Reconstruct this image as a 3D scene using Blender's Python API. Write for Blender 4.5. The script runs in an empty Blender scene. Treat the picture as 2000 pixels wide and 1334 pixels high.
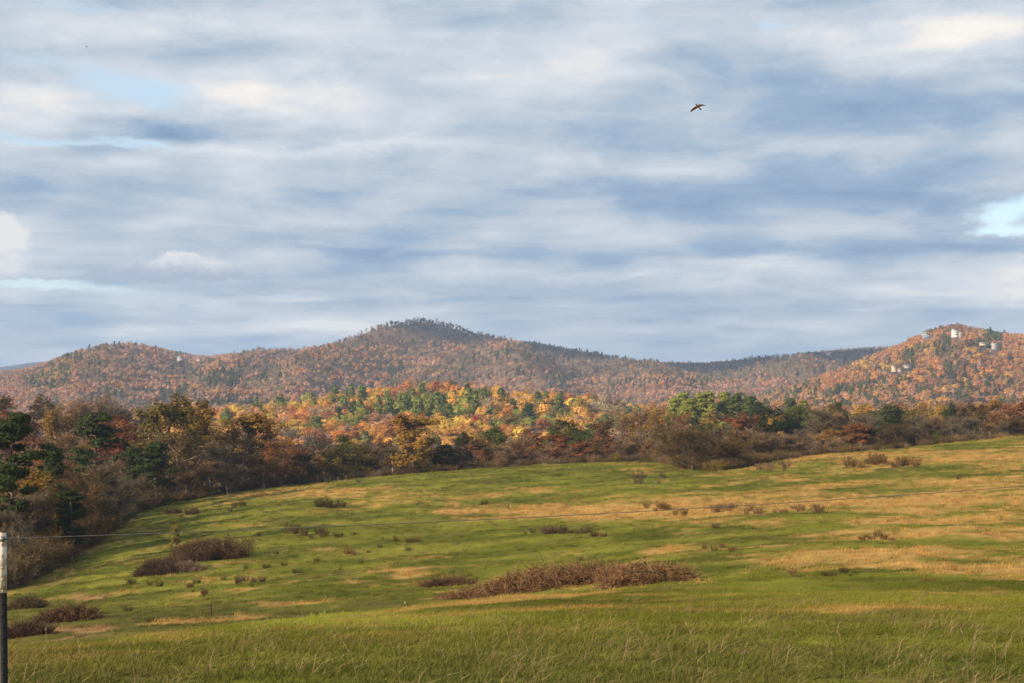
import bpy, math, random
import numpy as np

SC = bpy.context.scene
COL = SC.collection
R = math.radians
RNG = np.random.default_rng(7)
F = 2778.0          # focal length in pixels of the 2000 px wide photograph (50 mm lens)
HZ = 800.0          # row of the horizon

# ------------------------------------------------------------------ camera
cam_d = bpy.data.cameras.new('camera')
cam_d.lens = 50.0
cam_d.sensor_width = 36.0
cam_d.shift_y = (HZ - 667.0) / 2000.0
cam_d.clip_start = 0.2
cam_d.clip_end = 60000.0
cam = bpy.data.objects.new('camera', cam_d)
cam.location = (0, 0, 0)
cam.rotation_euler = (R(90), 0, 0)
COL.objects.link(cam)
SC.camera = cam

# ------------------------------------------------------------------ light, sky, exposure
SUN_AZ, SUN_EL = R(-128), R(20)
SUN = np.array([math.sin(SUN_AZ) * math.cos(SUN_EL), math.cos(SUN_AZ) * math.cos(SUN_EL), math.sin(SUN_EL)])
sd = bpy.data.lights.new('sun', 'SUN')
sd.energy = 5.0
sd.angle = R(0.6)
sd.color = (1.0, 0.80, 0.58)
sun = bpy.data.objects.new('sun', sd)
from mathutils import Vector
sun.rotation_euler = Vector(SUN).to_track_quat('Z', 'Y').to_euler()
sun.location = (-60, -30, 60)
COL.objects.link(sun)

SC.view_settings.view_transform = 'Standard'
SC.view_settings.look = 'None'
SC.view_settings.exposure = 0.65
SC.view_settings.gamma = 1.0
SC.view_settings.use_curve_mapping = False
SC.cycles.max_bounces = 6
SC.cycles.diffuse_bounces = 3
SC.cycles.transmission_bounces = 3
SC.cycles.transparent_max_bounces = 16
SC.cycles.volume_bounces = 0
SC.cycles.use_denoising = True
SC.cycles.denoising_input_passes = 'RGB_ALBEDO_NORMAL'
SC.cycles.denoising_prefilter = 'NONE'


class Nodes:
    """Small helper that writes node maths as function calls."""
    def __init__(self, nt):
        self.nt = nt

    def put(self, sock, v):
        if isinstance(v, bpy.types.NodeSocket):
            self.nt.links.new(v, sock)
        elif v is not None:
            sock.default_value = v

    def m(self, op, a, b=None, c=None, clamp=False):
        n = self.nt.nodes.new('ShaderNodeMath')
        n.operation = op
        n.use_clamp = clamp
        for i, v in enumerate((a, b, c)):
            self.put(n.inputs[i], v)
        return n.outputs[0]

    def add(self, a, b): return self.m('ADD', a, b)
    def sub(self, a, b): return self.m('SUBTRACT', a, b)
    def mul(self, a, b): return self.m('MULTIPLY', a, b)

    def smooth(self, x, lo, hi, to0=0.0, to1=1.0):
        n = self.nt.nodes.new('ShaderNodeMapRange')
        n.interpolation_type = 'SMOOTHSTEP'
        self.put(n.inputs['Value'], x)
        n.inputs['From Min'].default_value = lo
        n.inputs['From Max'].default_value = hi
        n.inputs['To Min'].default_value = to0
        n.inputs['To Max'].default_value = to1
        return n.outputs['Result']

    def xyz(self, x, y, z):
        n = self.nt.nodes.new('ShaderNodeCombineXYZ')
        for i, v in enumerate((x, y, z)):
            self.put(n.inputs[i], v)
        return n.outputs[0]

    def noise(self, vec, scale, detail=5, rough=0.55, dist=0.0, color=False):
        n = self.nt.nodes.new('ShaderNodeTexNoise')
        self.put(n.inputs['Vector'], vec)
        n.inputs['Scale'].default_value = scale
        n.inputs['Detail'].default_value = detail
        n.inputs['Roughness'].default_value = rough
        n.inputs['Distortion'].default_value = dist
        return n.outputs['Color'] if color else n.outputs['Fac']

    def mixc(self, fac, a, b, mode='MIX'):
        n = self.nt.nodes.new('ShaderNodeMix')
        n.data_type = 'RGBA'
        n.blend_type = mode
        self.put(n.inputs[0], fac)
        for s, v in ((n.inputs[6], a), (n.inputs[7], b)):
            if isinstance(v, tuple) and len(v) == 3:
                v = v + (1.0,)
            self.put(s, v)
        return n.outputs[2]

    def ramp(self, fac, stops, interp='LINEAR'):
        n = self.nt.nodes.new('ShaderNodeValToRGB')
        n.color_ramp.interpolation = interp
        e = n.color_ramp.elements
        while len(e) < len(stops):
            e.new(0.5)
        for el, (p, c) in zip(e, stops):
            el.position = p
            el.color = tuple(c) + (1.0,)
        self.put(n.inputs[0], fac)
        return n.outputs[0]


def lin(r, g, b):
    """sRGB 0-255 to linear."""
    return tuple((c / 255 / 12.92) if c < 11 else ((c / 255 + 0.055) / 1.055) ** 2.4 for c in (r, g, b))


def build_world():
    w = bpy.data.worlds.new('World')
    SC.world = w
    w.use_nodes = True
    nt = w.node_tree
    nt.nodes.clear()
    N = Nodes(nt)
    out = nt.nodes.new('ShaderNodeOutputWorld')
    sky = nt.nodes.new('ShaderNodeTexSky')
    sky.sky_type = 'NISHITA'
    sky.sun_disc = False
    sky.sun_elevation = SUN_EL
    sky.sun_rotation = SUN_AZ
    sky.dust_density = 0.6
    bg_sky = nt.nodes.new('ShaderNodeBackground')
    nt.links.new(sky.outputs[0], bg_sky.inputs[0])
    bg_sky.inputs[1].default_value = 0.14

    tc = nt.nodes.new('ShaderNodeTexCoord')
    nrm = nt.nodes.new('ShaderNodeVectorMath')
    nrm.operation = 'NORMALIZE'
    nt.links.new(tc.outputs['Generated'], nrm.inputs[0])
    sep = nt.nodes.new('ShaderNodeSeparateXYZ')
    nt.links.new(nrm.outputs[0], sep.inputs[0])
    x, y, z = sep.outputs
    az = N.m('ARCTAN2', x, y)
    el = N.m('ARCSINE', N.m('MAXIMUM', z, -0.02))
    # cloud layer on a gently curved plane: streaks crowd together towards the horizon
    k = N.m('DIVIDE', 1.0, N.add(N.m('TANGENT', N.m('MAXIMUM', el, 0.0)), 0.075))
    rr = N.m('SQRT', N.add(N.mul(x, x), N.mul(y, y)))
    cx = N.mul(N.m('DIVIDE', x, rr), k)
    cy = N.mul(N.m('DIVIDE', y, rr), k)
    plane = N.xyz(cx, N.mul(cy, 0.9), 0.0)
    nA = N.noise(plane, 0.62, 4, 0.50, 0.4)
    nB = N.noise(N.xyz(N.add(cx, 7.3), N.add(cy, 3.1), 0.4), 1.7, 6, 0.55, 0.5)
    nC = N.noise(N.xyz(N.mul(cx, 0.55), N.add(cy, 11.0), 1.4), 4.2, 6, 0.6, 0.3)
    # ragged warp of the positions of the separate clouds
    flat = N.xyz(N.mul(az, 9.0), N.mul(el, 26.0), 0.3)
    wn = N.noise(flat, 1.0, 6, 0.60, 0.0, True)
    ws = nt.nodes.new('ShaderNodeSeparateColor')
    nt.links.new(wn, ws.inputs[0])
    azw = N.add(az, N.mul(N.sub(ws.outputs[0], 0.5), 0.15))
    elw = N.add(el, N.mul(N.sub(ws.outputs[1], 0.5), 0.042))
    wn2 = N.noise(N.xyz(az, N.mul(el, 1.15), 0.0), 62.0, 6, 0.62, 0.0, True)
    ws2 = nt.nodes.new('ShaderNodeSeparateColor')
    nt.links.new(wn2, ws2.inputs[0])
    azs = N.add(az, N.mul(N.sub(ws2.outputs[0], 0.5), 0.030))
    els = N.add(el, N.mul(N.sub(ws2.outputs[1], 0.5), 0.019))

    def blob(a, e, px, py, rx, ry):
        t = (px - 1000) / F
        a0 = math.atan(t)
        e0 = math.atan((HZ - py) / F * math.cos(a0))
        da = N.mul(N.sub(a, a0), F / rx)
        de = N.mul(N.sub(e, e0), F / ry)
        return N.m('EXPONENT', N.mul(N.add(N.mul(da, da), N.mul(de, de)), -1.0))

    def total(a, e, blobs):
        s = None
        for px, py, rx, ry, wgt in blobs:
            v = N.mul(blob(a, e, px, py, rx, ry), wgt)
            s = v if s is None else N.add(s, v)
        return s

    bright = total(azw, elw, BRIGHT)
    B = N.add(N.add(N.add(0.47, N.mul(N.sub(nA, 0.5), 0.95)), N.mul(N.sub(nB, 0.5), 0.70)), N.mul(N.sub(nC, 0.5), 0.30))
    nD = N.noise(N.xyz(N.mul(az, 7.0), N.mul(el, 55.0), 2.2), 1.0, 6, 0.62, 0.6)
    B = N.add(N.add(B, bright), N.mul(N.sub(nD, 0.5), 0.22))
    nE = N.noise(N.xyz(N.add(N.mul(az, 11.0), N.mul(ws.outputs[2], 0.9)), N.mul(el, 27.0), 5.1), 1.0, 7, 0.58, 0.35)
    B = N.add(B, N.mul(N.sub(nE, 0.5), 0.85))
    cloud = N.ramp(B, [(0.0, lin(124, 153, 184)), (0.25, lin(151, 176, 201)), (0.47, lin(188, 200, 213)),
                       (0.68, lin(215, 220, 227)), (0.88, lin(243, 238, 232)), (1.0, lin(255, 249, 243))])
    # towards the horizon the layer thins and takes a paler blue
    low = N.smooth(el, 0.015, 0.12, 1.0, 0.0)
    cloud = N.mixc(N.mul(low, 0.34), cloud, lin(172, 199, 219))
    # holes through which the sky shows
    gap = N.add(total(azw, elw, GAPS), N.smooth(N.sub(nA, N.mul(nB, 0.35)), 0.20, 0.06, 0.0, 0.8))
    gap = N.smooth(N.add(gap, N.mul(N.sub(nD, 0.5), 0.7)), 0.12, 0.95)
    # small heaped clouds with crisp heads and flat bases
    cum = total(azs, els, CUMULUS)
    cmask = N.smooth(N.add(cum, N.mul(N.sub(nE, 0.5), 0.5)), 0.34, 0.72)
    base = math.atan((HZ - 548) / F)
    chead = N.smooth(N.add(els, N.mul(N.sub(nB, 0.5), 0.01)), base, base + 0.016)
    ccol = N.mixc(chead, lin(170, 183, 203), lin(234, 232, 231))
    cloud = N.mixc(cmask, cloud, ccol)
    gap = N.mul(gap, N.sub(1.0, cmask))

    cloud = N.mixc(N.mul(gap, 0.85), cloud, lin(205, 228, 244))      # bright thin veil round the holes
    bg_c = nt.nodes.new('ShaderNodeBackground')
    nt.links.new(cloud, bg_c.inputs[0])
    bg_c.inputs[1].default_value = 0.68
    mix = nt.nodes.new('ShaderNodeMixShader')
    N.put(mix.inputs[0], N.sub(1.0, N.mul(gap, 0.45)))
    nt.links.new(bg_sky.outputs[0], mix.inputs[1])
    nt.links.new(bg_c.outputs[0], mix.inputs[2])
    nt.links.new(mix.outputs[0], out.inputs[0])


# cloud features by the direction in which they stand (column, row, widths, strength)
BRIGHT = [
    (80, 215, 150, 42, .36), (1840, 70, 190, 40, .38), (1990, 60, 120, 60, .2), (510, 190, 130, 26, .30), (330, 255, 130, 22, -.42),
    (470, 90, 160, 24, -.22), (250, 55, 300, 46, .26), (520, 330, 420, 40, .08), (600, 285, 260, 16, .25), (1150, 150, 260, 45, .16),
    (1000, 215, 180, 26, .10), (1550, 290, 260, 24, .12), (1250, 320, 260, 24, .14),
    (1420, 385, 360, 42, -.26), (1750, 330, 260, 30, -.22), (1300, 470, 420, 26, -.16), (1330, 110, 130, 40, -.15), (1500, 160, 240, 50, -.20),
    (1800, 210, 260, 30, -.16), (520, 455, 260, 22, -.16), (800, 490, 330, 14, -.22), (160, 370, 240, 24, -.22), (150, 395, 130, 30, -.1),
    (1500, 515, 130, 12, .28), (1250, 540, 330, 10, .20), (1600, 555, 200, 12, .12), (1900, 570, 200, 22, .16), (1330, 640, 230, 12, .24),
    (640, 645, 200, 16, .40), (240, 655, 160, 12, .32), (120, 600, 420, 10, -.12), (380, 575, 190, 8, .22), (560, 574, 110, 8, .22),
    (1900, 480, 220, 22, -.2), (1000, 30, 330, 26, -.10), (1950, 140, 220, 24, -.12), (15, 495, 60, 26, .3), (60, 690, 60, 10, .25),
    (750, 350, 500, 26, .06), (1010, 590, 260, 12, -.1),
]
GAPS = [
    (275, 178, 95, 26, .85), (60, 140, 120, 18, .45), (90, 268, 210, 8, .7), (310, 286, 90, 7, .55), (1965, 415, 62, 30, 1.0), (1970, 446, 60, 8, .6),
    (1530, 45, 42, 14, .5), (1290, 35, 70, 30, .35), (190, 10, 120, 10, .5), (55, 548, 130, 9, .95), (170, 562, 180, 8, .6), (330, 588, 240, 9, .35), (560, 574, 120, 7, .3),
    (700, 130, 160, 24, .15), (760, 478, 220, 10, .15), (150, 712, 300, 12, .25), (30, 665, 120, 8, .25), (1760, 600, 60, 6, .3), (500, 632, 330, 4, .3),
]
CUMULUS = [
    (345, 512, 46, 24, .9), (300, 524, 40, 18, .6), (410, 520, 36, 22, .7), (450, 530, 34, 16, .6), (250, 532, 50, 13, .55), (200, 536, 40, 10, .5),
    (5, 440, 34, 40, .9), (30, 462, 34, 16, .6), (370, 541, 125, 10, .75), (225, 546, 130, 8, .7), (20, 480, 60, 10, .6),
]
build_world()


# ------------------------------------------------------------------ numeric helpers
def _hash(ix, iy, seed):
    h = (ix.astype(np.int64) * 374761393 + iy.astype(np.int64) * 668265263 + seed * 1442695041) & 0xFFFFFFFF
    h = ((h ^ (h >> 13)) * 1274126177) & 0xFFFFFFFF
    h = (h ^ (h >> 16)) & 0xFFFFFFFF
    return h / 4294967295.0


def vnoise(x, y, seed=0):
    x = np.asarray(x, float); y = np.asarray(y, float)
    ix, iy = np.floor(x), np.floor(y)
    fx, fy = x - ix, y - iy
    fx = fx * fx * fx * (fx * (fx * 6 - 15) + 10)
    fy = fy * fy * fy * (fy * (fy * 6 - 15) + 10)
    a = _hash(ix, iy, seed); b = _hash(ix + 1, iy, seed)
    c = _hash(ix, iy + 1, seed); d = _hash(ix + 1, iy + 1, seed)
    return (a * (1 - fx) + b * fx) * (1 - fy) + (c * (1 - fx) + d * fx) * fy


def fbm(x, y, seed=0, octaves=4, gain=0.5):
    s = 0.0; amp = 1.0; tot = 0.0
    x = np.asarray(x, float); y = np.asarray(y, float)
    for o in range(octaves):
        s = s + amp * vnoise(x * 2 ** o + 17.3 * o, y * 2 ** o - 9.1 * o, seed + o)
        tot += amp
        amp *= gain
    return s / tot


def sstep(x, a, b):
    t = np.clip((x - a) / (b - a), 0, 1)
    return t * t * (3 - 2 * t)


def blur(t, s, axis):
    n = int(3 * s) + 1
    k = np.exp(-0.5 * (np.arange(-n, n + 1) / s) ** 2)
    k /= k.sum()
    pad = [(0, 0)] * t.ndim
    pad[axis] = (n, n)
    p = np.pad(t, pad, mode='edge')
    return np.apply_along_axis(lambda v: np.convolve(v, k, mode='valid'), axis, p)


def mesh_of(name, verts, faces_by_size, mats, mat_index=None, smooth=False, attrs=None):
    """verts (n,3); faces_by_size: list of int arrays (m,k). attrs: {name: (type, domain, array)}"""
    me = bpy.data.meshes.new(name)
    verts = np.asarray(verts, np.float32)
    me.vertices.add(len(verts))
    me.vertices.foreach_set('co', verts.ravel())
    faces_by_size = [np.asarray(f, np.int32) for f in faces_by_size if len(f)]
    if faces_by_size:
        loops = np.concatenate([f.ravel() for f in faces_by_size])
        sizes = np.concatenate([np.full(len(f), f.shape[1], np.int32) for f in faces_by_size])
        starts = np.concatenate([[0], np.cumsum(sizes)[:-1]]).astype(np.int32)
        me.loops.add(len(loops))
        me.loops.foreach_set('vertex_index', loops)
        me.polygons.add(len(sizes))
        me.polygons.foreach_set('loop_start', starts)
        me.polygons.foreach_set('loop_total', sizes)
        if mat_index is not None:
            me.polygons.foreach_set('material_index', np.asarray(mat_index, np.int32))
        if smooth:
            me.polygons.foreach_set('use_smooth', np.ones(len(sizes), bool))
    for m in mats:
        me.materials.append(m)
    for an, (ty, dom, arr) in (attrs or {}).items():
        a = me.attributes.new(an, ty, dom)
        arr = np.asarray(arr, np.float32 if ty != 'INT' else np.int32)
        if ty == 'FLOAT_COLOR':
            if arr.shape[1] == 3:
                arr = np.concatenate([arr, np.ones((len(arr), 1), np.float32)], 1)
            a.data.foreach_set('color', arr.ravel())
        elif ty == 'FLOAT_VECTOR':
            a.data.foreach_set('vector', arr.ravel())
        else:
            a.data.foreach_set('value', arr.ravel())
    me.update(calc_edges=True)
    return me


def link(name, data, parent=None, **props):
    o = bpy.data.objects.new(name, data)
    COL.objects.link(o)
    if parent is not None:
        o.parent = parent
    for k, v in props.items():
        if v is not None:
            o[k] = v
    return o


def thing(name, label, category, loc=(0, 0, 0), rotz=0.0, group=None, data=None):
    o = link(name, data, None, label=label, category=category, group=group)
    o.location = loc
    o.rotation_euler = (0, 0, rotz)
    return o


class Geo:
    """Collects triangles and quads with a per-vertex variation value and a material index."""
    def __init__(self):
        self.v = []; self.q = []; self.t = []; self.qm = []; self.tm = []; self.var = []; self.n = 0

    def _add(self, v, var):
        v = np.asarray(v, float).reshape(-1, 3)
        base = self.n
        self.v.append(v)
        self.var.append(np.broadcast_to(np.asarray(var, float), (len(v),)))
        self.n += len(v)
        return base

    def quads(self, v, q, m=0, var=0.5):
        b = self._add(v, var)
        q = np.asarray(q, int).reshape(-1, 4)
        self.q.append(q + b)
        self.qm.append(np.full(len(q), m))

    def tris(self, v, t, m=0, var=0.5):
        b = self._add(v, var)
        t = np.asarray(t, int).reshape(-1, 3)
        self.t.append(t + b)
        self.tm.append(np.full(len(t), m))

    def tube(self, pts, rad, sides=5, m=0, var=0.5, cap=False):
        pts = np.asarray(pts, float); rad = np.broadcast_to(np.asarray(rad, float), (len(pts),))
        d = np.gradient(pts, axis=0)
        d /= np.linalg.norm(d, axis=1)[:, None] + 1e-9
        up = np.where(np.abs(d[:, 2:3]) > 0.9, np.array([[1.0, 0, 0]]), np.array([[0, 0, 1.0]]))
        a = np.cross(d, up); a /= np.linalg.norm(a, axis=1)[:, None] + 1e-9
        b = np.cross(d, a)
        th = np.arange(sides) * 2 * math.pi / sides
        ring = pts[:, None, :] + rad[:, None, None] * (np.cos(th)[None, :, None] * a[:, None, :] + np.sin(th)[None, :, None] * b[:, None, :])
        k = len(pts)
        i = np.arange(k - 1)[:, None]; j = np.arange(sides)[None, :]
        q = np.stack([i * sides + j, i * sides + (j + 1) % sides, (i + 1) * sides + (j + 1) % sides, (i + 1) * sides + j], -1).reshape(-1, 4)
        self.quads(ring.reshape(-1, 3), q, m, var)
        if cap:
            base = ring[-1]
            vv = np.concatenate([base, pts[-1:]])
            self.tris(vv, [(s, (s + 1) % sides, sides) for s in range(sides)], m, var)

    def box(self, lo, hi, m=0, var=0.5):
        x0, y0, z0 = lo; x1, y1, z1 = hi
        v = [(x0, y0, z0), (x1, y0, z0), (x1, y1, z0), (x0, y1, z0), (x0, y0, z1), (x1, y0, z1), (x1, y1, z1), (x0, y1, z1)]
        self.quads(v, [(3, 2, 1, 0), (4, 5, 6, 7), (0, 1, 5, 4), (1, 2, 6, 5), (2, 3, 7, 6), (3, 0, 4, 7)], m, var)

    def mesh(self, name, mats, smooth=False):
        v = np.concatenate(self.v)
        fs = []; mi = []
        if self.q:
            fs.append(np.concatenate(self.q)); mi.append(np.concatenate(self.qm))
        if self.t:
            fs.append(np.concatenate(self.t)); mi.append(np.concatenate(self.tm))
        return mesh_of(name, v, fs, mats, np.concatenate(mi), smooth,
                       {'var': ('FLOAT', 'POINT', np.concatenate(self.var))})


# ------------------------------------------------------------------ materials
def new_mat(name):
    m = bpy.data.materials.new(name)
    m.use_nodes = True
    nt = m.node_tree
    nt.nodes.clear()
    out = nt.nodes.new('ShaderNodeOutputMaterial')
    return m, nt, Nodes(nt), out


def plain_mat(name, col, rough=0.8, noise_scale=0.0, noise_amt=0.3, metallic=0.0, col2=None):
    m, nt, N, out = new_mat(name)
    p = nt.nodes.new('ShaderNodeBsdfPrincipled')
    p.inputs['Roughness'].default_value = rough
    p.inputs['Metallic'].default_value = metallic
    p.inputs['Specular IOR Level'].default_value = 0.3
    c = col + (1.0,)
    if noise_scale:
        tc = nt.nodes.new('ShaderNodeTexCoord')
        f = N.smooth(N.noise(tc.outputs['Object'], noise_scale, 5, 0.6), 0.35, 0.68)
        c2 = col2 or tuple(x * (1 - noise_amt) for x in col)
        N.put(p.inputs['Base Color'], N.mixc(f, col, c2))
    else:
        p.inputs['Base Color'].default_value = c
    nt.links.new(p.outputs[0], out.inputs[0])
    return m


def leaf_mat(name, transl=0.32, spread=0.5, hue=0.05, gloss=0.0):
    """Leaf colour: the plant's own colour (object colour, or 'tint' on scattered plants) varied leaf by leaf."""
    m, nt, N, out = new_mat(name)
    oi = nt.nodes.new('ShaderNodeObjectInfo')
    at = nt.nodes.new('ShaderNodeAttribute')
    at.attribute_type = 'INSTANCER'
    at.attribute_name = 'tint'
    va = nt.nodes.new('ShaderNodeAttribute')
    va.attribute_name = 'var'
    base = N.mixc(at.outputs['Alpha'], oi.outputs['Color'], at.outputs['Color'])
    hs = nt.nodes.new('ShaderNodeHueSaturation')
    N.put(hs.inputs['Color'], base)
    wob = N.m('FRACT', N.mul(va.outputs['Fac'], 7.31))
    N.put(hs.inputs['Hue'], N.add(0.5 - hue / 2, N.mul(wob, hue)))
    N.put(hs.inputs['Value'], N.add(1.0 - spread / 2, N.mul(va.outputs['Fac'], spread)))
    d = nt.nodes.new('ShaderNodeBsdfDiffuse')
    t = nt.nodes.new('ShaderNodeBsdfTranslucent')
    N.put(d.inputs[0], hs.outputs[0]); N.put(t.inputs[0], hs.outputs[0])
    mx = nt.nodes.new('ShaderNodeMixShader')
    mx.inputs[0].default_value = transl
    nt.links.new(d.outputs[0], mx.inputs[1]); nt.links.new(t.outputs[0], mx.inputs[2])
    nt.links.new(mx.outputs[0], out.inputs[0])
    return m


M_LEAF = leaf_mat('leaf', 0.35, 0.8, 0.06)
M_NEEDLE = leaf_mat('needle', 0.2, 0.7, 0.04)
M_TWIG = leaf_mat('twig', 0.0, 0.7, 0.03)
M_GRASS = leaf_mat('grass_blade', 0.35, 0.6, 0.05)
M_BARK = plain_mat('bark', (0.16, 0.125, 0.10), 0.95, 3.0, 0.5)
M_PALEBARK = plain_mat('pale_bark', (0.34, 0.29, 0.24), 0.95, 3.0, 0.4)

# ------------------------------------------------------------------ terrain
TY = np.array([2, 9, 20, 40, 60, 85, 120, 165, 215, 265, 325, 370, 440, 560, 750, 1000.])
TP = {
    -600: [1280, 1300, 1315, 1280, 1225, 1165, 1105, 1050, 1000, 975, 935, 895, 870, 860],
    0:    [1265, 1278, 1292, 1258, 1215, 1160, 1105, 1050, 1000, 975, 940, 900, 868, 860],
    240:  [1248, 1252, 1266, 1236, 1180, 1118, 1060, 1008, 985, 970, 950, 915, 872, 860],
    450:  [1235, 1222, 1240, 1215, 1160, 1092, 1033, 984, 959, 962, 955, 925, 874, 860],
    620:  [1228, 1204, 1228, 1208, 1148, 1078, 1016, 968, 937, 945, 948, 925, 874, 860],
    900:  [1210, 1176, 1205, 1190, 1135, 1060, 998, 950, 909, 920, 930, 925, 874, 860],
    1100: [1206, 1162, 1180, 1168, 1120, 1044, 984, 938, 900, 908, 925, 922, 872, 860],
    1250: [1202, 1152, 1160, 1142, 1092, 1030, 974, 930, 893, 900, 918, 912, 870, 860],
    1400: [1198, 1148, 1152, 1126, 1076, 1014, 958, 921, 905, 905, 915, 905, 866, 858],
    1600: [1196, 1146, 1145, 1110, 1060, 1002, 948, 910, 884, 894, 908, 898, 862, 856],
    2000: [1198, 1152, 1142, 1096, 1040, 980, 926, 886, 853, 846, 870, 880, 858, 856],
    2600: [1200, 1152, 1135, 1080, 1020, 960, 900, 855, 822, 812, 832, 850, 850, 856],
}
_cols = sorted(TP)
_px = np.arange(-600, 2601, 20.0)
_ly = np.linspace(math.log(2), math.log(1000), 260)
_raw = np.array([[-1.62, -1.78] + [(HZ - p) / F * Y for p, Y in zip(TP[c], TY[2:])] for c in _cols])
_mid = np.array([np.interp(np.exp(_ly), TY, r) for r in _raw])
_tab = np.array([np.interp(_px, _cols, _mid[:, j]) for j in range(len(_ly))]).T
_tab = blur(blur(_tab, 5.0, 0), 3.2, 1)


def H(x, y, relief=True):
    """Height of the ground at x, y."""
    x = np.asarray(x, float); y = np.asarray(y, float)
    yy = np.clip(y, 2.0, 1000.0)
    px = np.clip(1000 + F * x / yy, -600, 2600)
    a = (px + 600) / 20.0
    b = (np.log(yy) - _ly[0]) / (_ly[1] - _ly[0])
    i = np.clip(a.astype(int), 0, len(_px) - 2); j = np.clip(b.astype(int), 0, len(_ly) - 2)
    fa, fb = np.clip(a - i, 0, 1), np.clip(b - j, 0, 1)
    z = (_tab[i, j] * (1 - fa) + _tab[i + 1, j] * fa) * (1 - fb) + (_tab[i, j + 1] * (1 - fa) + _tab[i + 1, j + 1] * fa) * fb
    r = np.hypot(x, y)
    z = z - 13.0 * sstep(r, 900, 1400) - 0.0 * r
    if relief:
        k = sstep(r, 3, 60)
        z = z + k * ((fbm(x / 9, y / 9, 3) - 0.5) * 0.8 + (fbm(x / 2.2, y / 2.2, 5, 3) - 0.5) * 0.22) + (fbm(x / 1.1, y / 1.1, 8, 3) - 0.5) * 0.10
    return z


def to_px(x, y, z):
    y = np.maximum(np.asarray(y, float), 0.5)
    return 1000 + F * np.asarray(x) / y, HZ - F * np.asarray(z) / y


def at(px, Y):
    return (px - 1000.0) / F * Y


def bumps(px, py, lst):
    s = np.zeros(np.shape(px))
    for cx, cy, rx, ry, w in lst:
        s = s + w * np.exp(-((px - cx) / rx) ** 2 - ((py - cy) / ry) ** 2)
    return s


# where the pasture is dry, as seen over the rise of the ground
DRY_SPOTS = [
    (820, 974, 140, 14, .24), (620, 960, 130, 9, .22), (500, 968, 120, 9, .26), (1120, 998, 240, 15, .36), (1450, 985, 380, 22, .27), (1330, 1005, 200, 14, .2),
    (1850, 965, 260, 40, .22), (1700, 1085, 230, 16, .32), (1880, 1112, 170, 13, .34), (1850, 1040, 220, 26, .18), (1750, 895, 350, 22, .20),
    (1560, 945, 120, 12, .2), (1250, 925, 60, 14, .2), (180, 1165, 50, 5, .25), (100, 1230, 160, 9, .35), (330, 1212, 90, 6, .3), (540, 1180, 90, 6, .28),
    (250, 1240, 170, 9, .3), (1340, 1068, 90, 9, .25), (1560, 1100, 70, 12, .2), (960, 1150, 40, 8, .2), (600, 1268, 80, 7, .22), (860, 1252, 60, 6, .25), (710, 1258, 60, 8, .18),
    (700, 1075, 80, 6, .2), (1850, 1160, 140, 5, .28), (890, 1000, 90, 8, .2), (1900, 1010, 120, 12, .2), (1960, 900, 120, 20, .2), (1240, 1283, 40, 8, .16), (820, 1245, 40, 6, .12),
]
GREEN = [
    (1100, 935, 190, 16, -.42), (1700, 957, 120, 10, -.35), (1400, 952, 100, 8, -.3), (1860, 925, 150, 12, -.3), (1530, 922, 120, 8, -.25), (720, 1050, 420, 50, -.16),
    (1000, 1235, 1300, 55, -.16), (1600, 1132, 330, 18, -.3), (1250, 1062, 330, 18, -.2), (1700, 1060, 260, 8, -.2), (1530, 1010, 300, 6, -.2), (850, 930, 160, 9, -.25), (1850, 870, 120, 6, -.2),
]


def dryness(x, y, z=None):
    """0 green, 1 straw."""
    if z is None:
        z = H(x, y, False)
    px, py = to_px(x, y, z)
    n = 0.5 + 0.50 * (fbm(x / 15, y / 10, 21, 5, 0.6) - .5) + 0.72 * (fbm(x / 4.5, y / 3.6, 31, 5, 0.68) - .5)
    b = bumps(px, py, DRY_SPOTS) + bumps(px, py, GREEN)
    b = b * 0.66 + 0.03 * sstep(px, 900, 1900) * (py < 1140)
    return sstep(n + b, 0.495, 0.775)


C_GREEN = np.array([0.152, 0.160, 0.024]); C_DEEP = np.array([0.098, 0.108, 0.018]); C_LIME = np.array([0.240, 0.230, 0.037])
C_TAN = np.array([0.45, 0.275, 0.086]); C_SOIL = np.array([0.33, 0.185, 0.095]); C_OLIVE = np.array([0.185, 0.145, 0.052])
C_LITTER = np.array([0.105, 0.070, 0.045])


def field_colour(x, y, jitter=None):
    z = H(x, y, False)
    px, py = to_px(x, y, z)
    d = dryness(x, y, z)[..., None]
    g = fbm(x / 7, y / 5, 41, 4)[..., None]
    g2 = fbm(x / 1.6, y / 1.6, 47, 3)[..., None]
    green = C_DEEP + (C_GREEN - C_DEEP) * sstep(g, 0.30, 0.55)
    green = green + (C_LIME - green) * sstep(g, 0.50, 0.75) * 0.8
    green = green + (C_OLIVE - green) * sstep(g2, 0.52, 0.78) * 0.5
    lit_lip = bumps(px, py, [(650, 1212, 450, 22, 1), (300, 1246, 150, 8, .7), (1450, 1146, 300, 6, .7)])[..., None] * (np.asarray(y)[..., None] < 55)
    green = green + (np.array([0.31, 0.32, 0.048]) - green) * np.minimum(lit_lip, 1) * 0.9  # sunlit look of the near crest, put into the grass colour
    hollow_dull = bumps(px, py, [(560, 1205, 380, 30, 1), (120, 1230, 240, 40, 1)])[..., None] * (np.asarray(y)[..., None] > 58)      # duller olive tone in the hollow
    green = green + (np.array([0.105, 0.095, 0.030]) - green) * np.minimum(hollow_dull, 1) * 0.7
    tan = C_TAN * (0.7 + 0.6 * g2)
    red = sstep(bumps(px, py, [(120, 1236, 260, 22, 1), (180, 1166, 60, 8, 1), (600, 1262, 280, 16, .8), (950, 1155, 60, 12, 1), (540, 1182, 90, 9, .6)]), 0.25, 0.8)[..., None]
    tan = tan + (C_SOIL * (0.8 + 0.5 * g2) - tan) * red * 0.8
    c = green + (tan - green) * d
    return c


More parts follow.
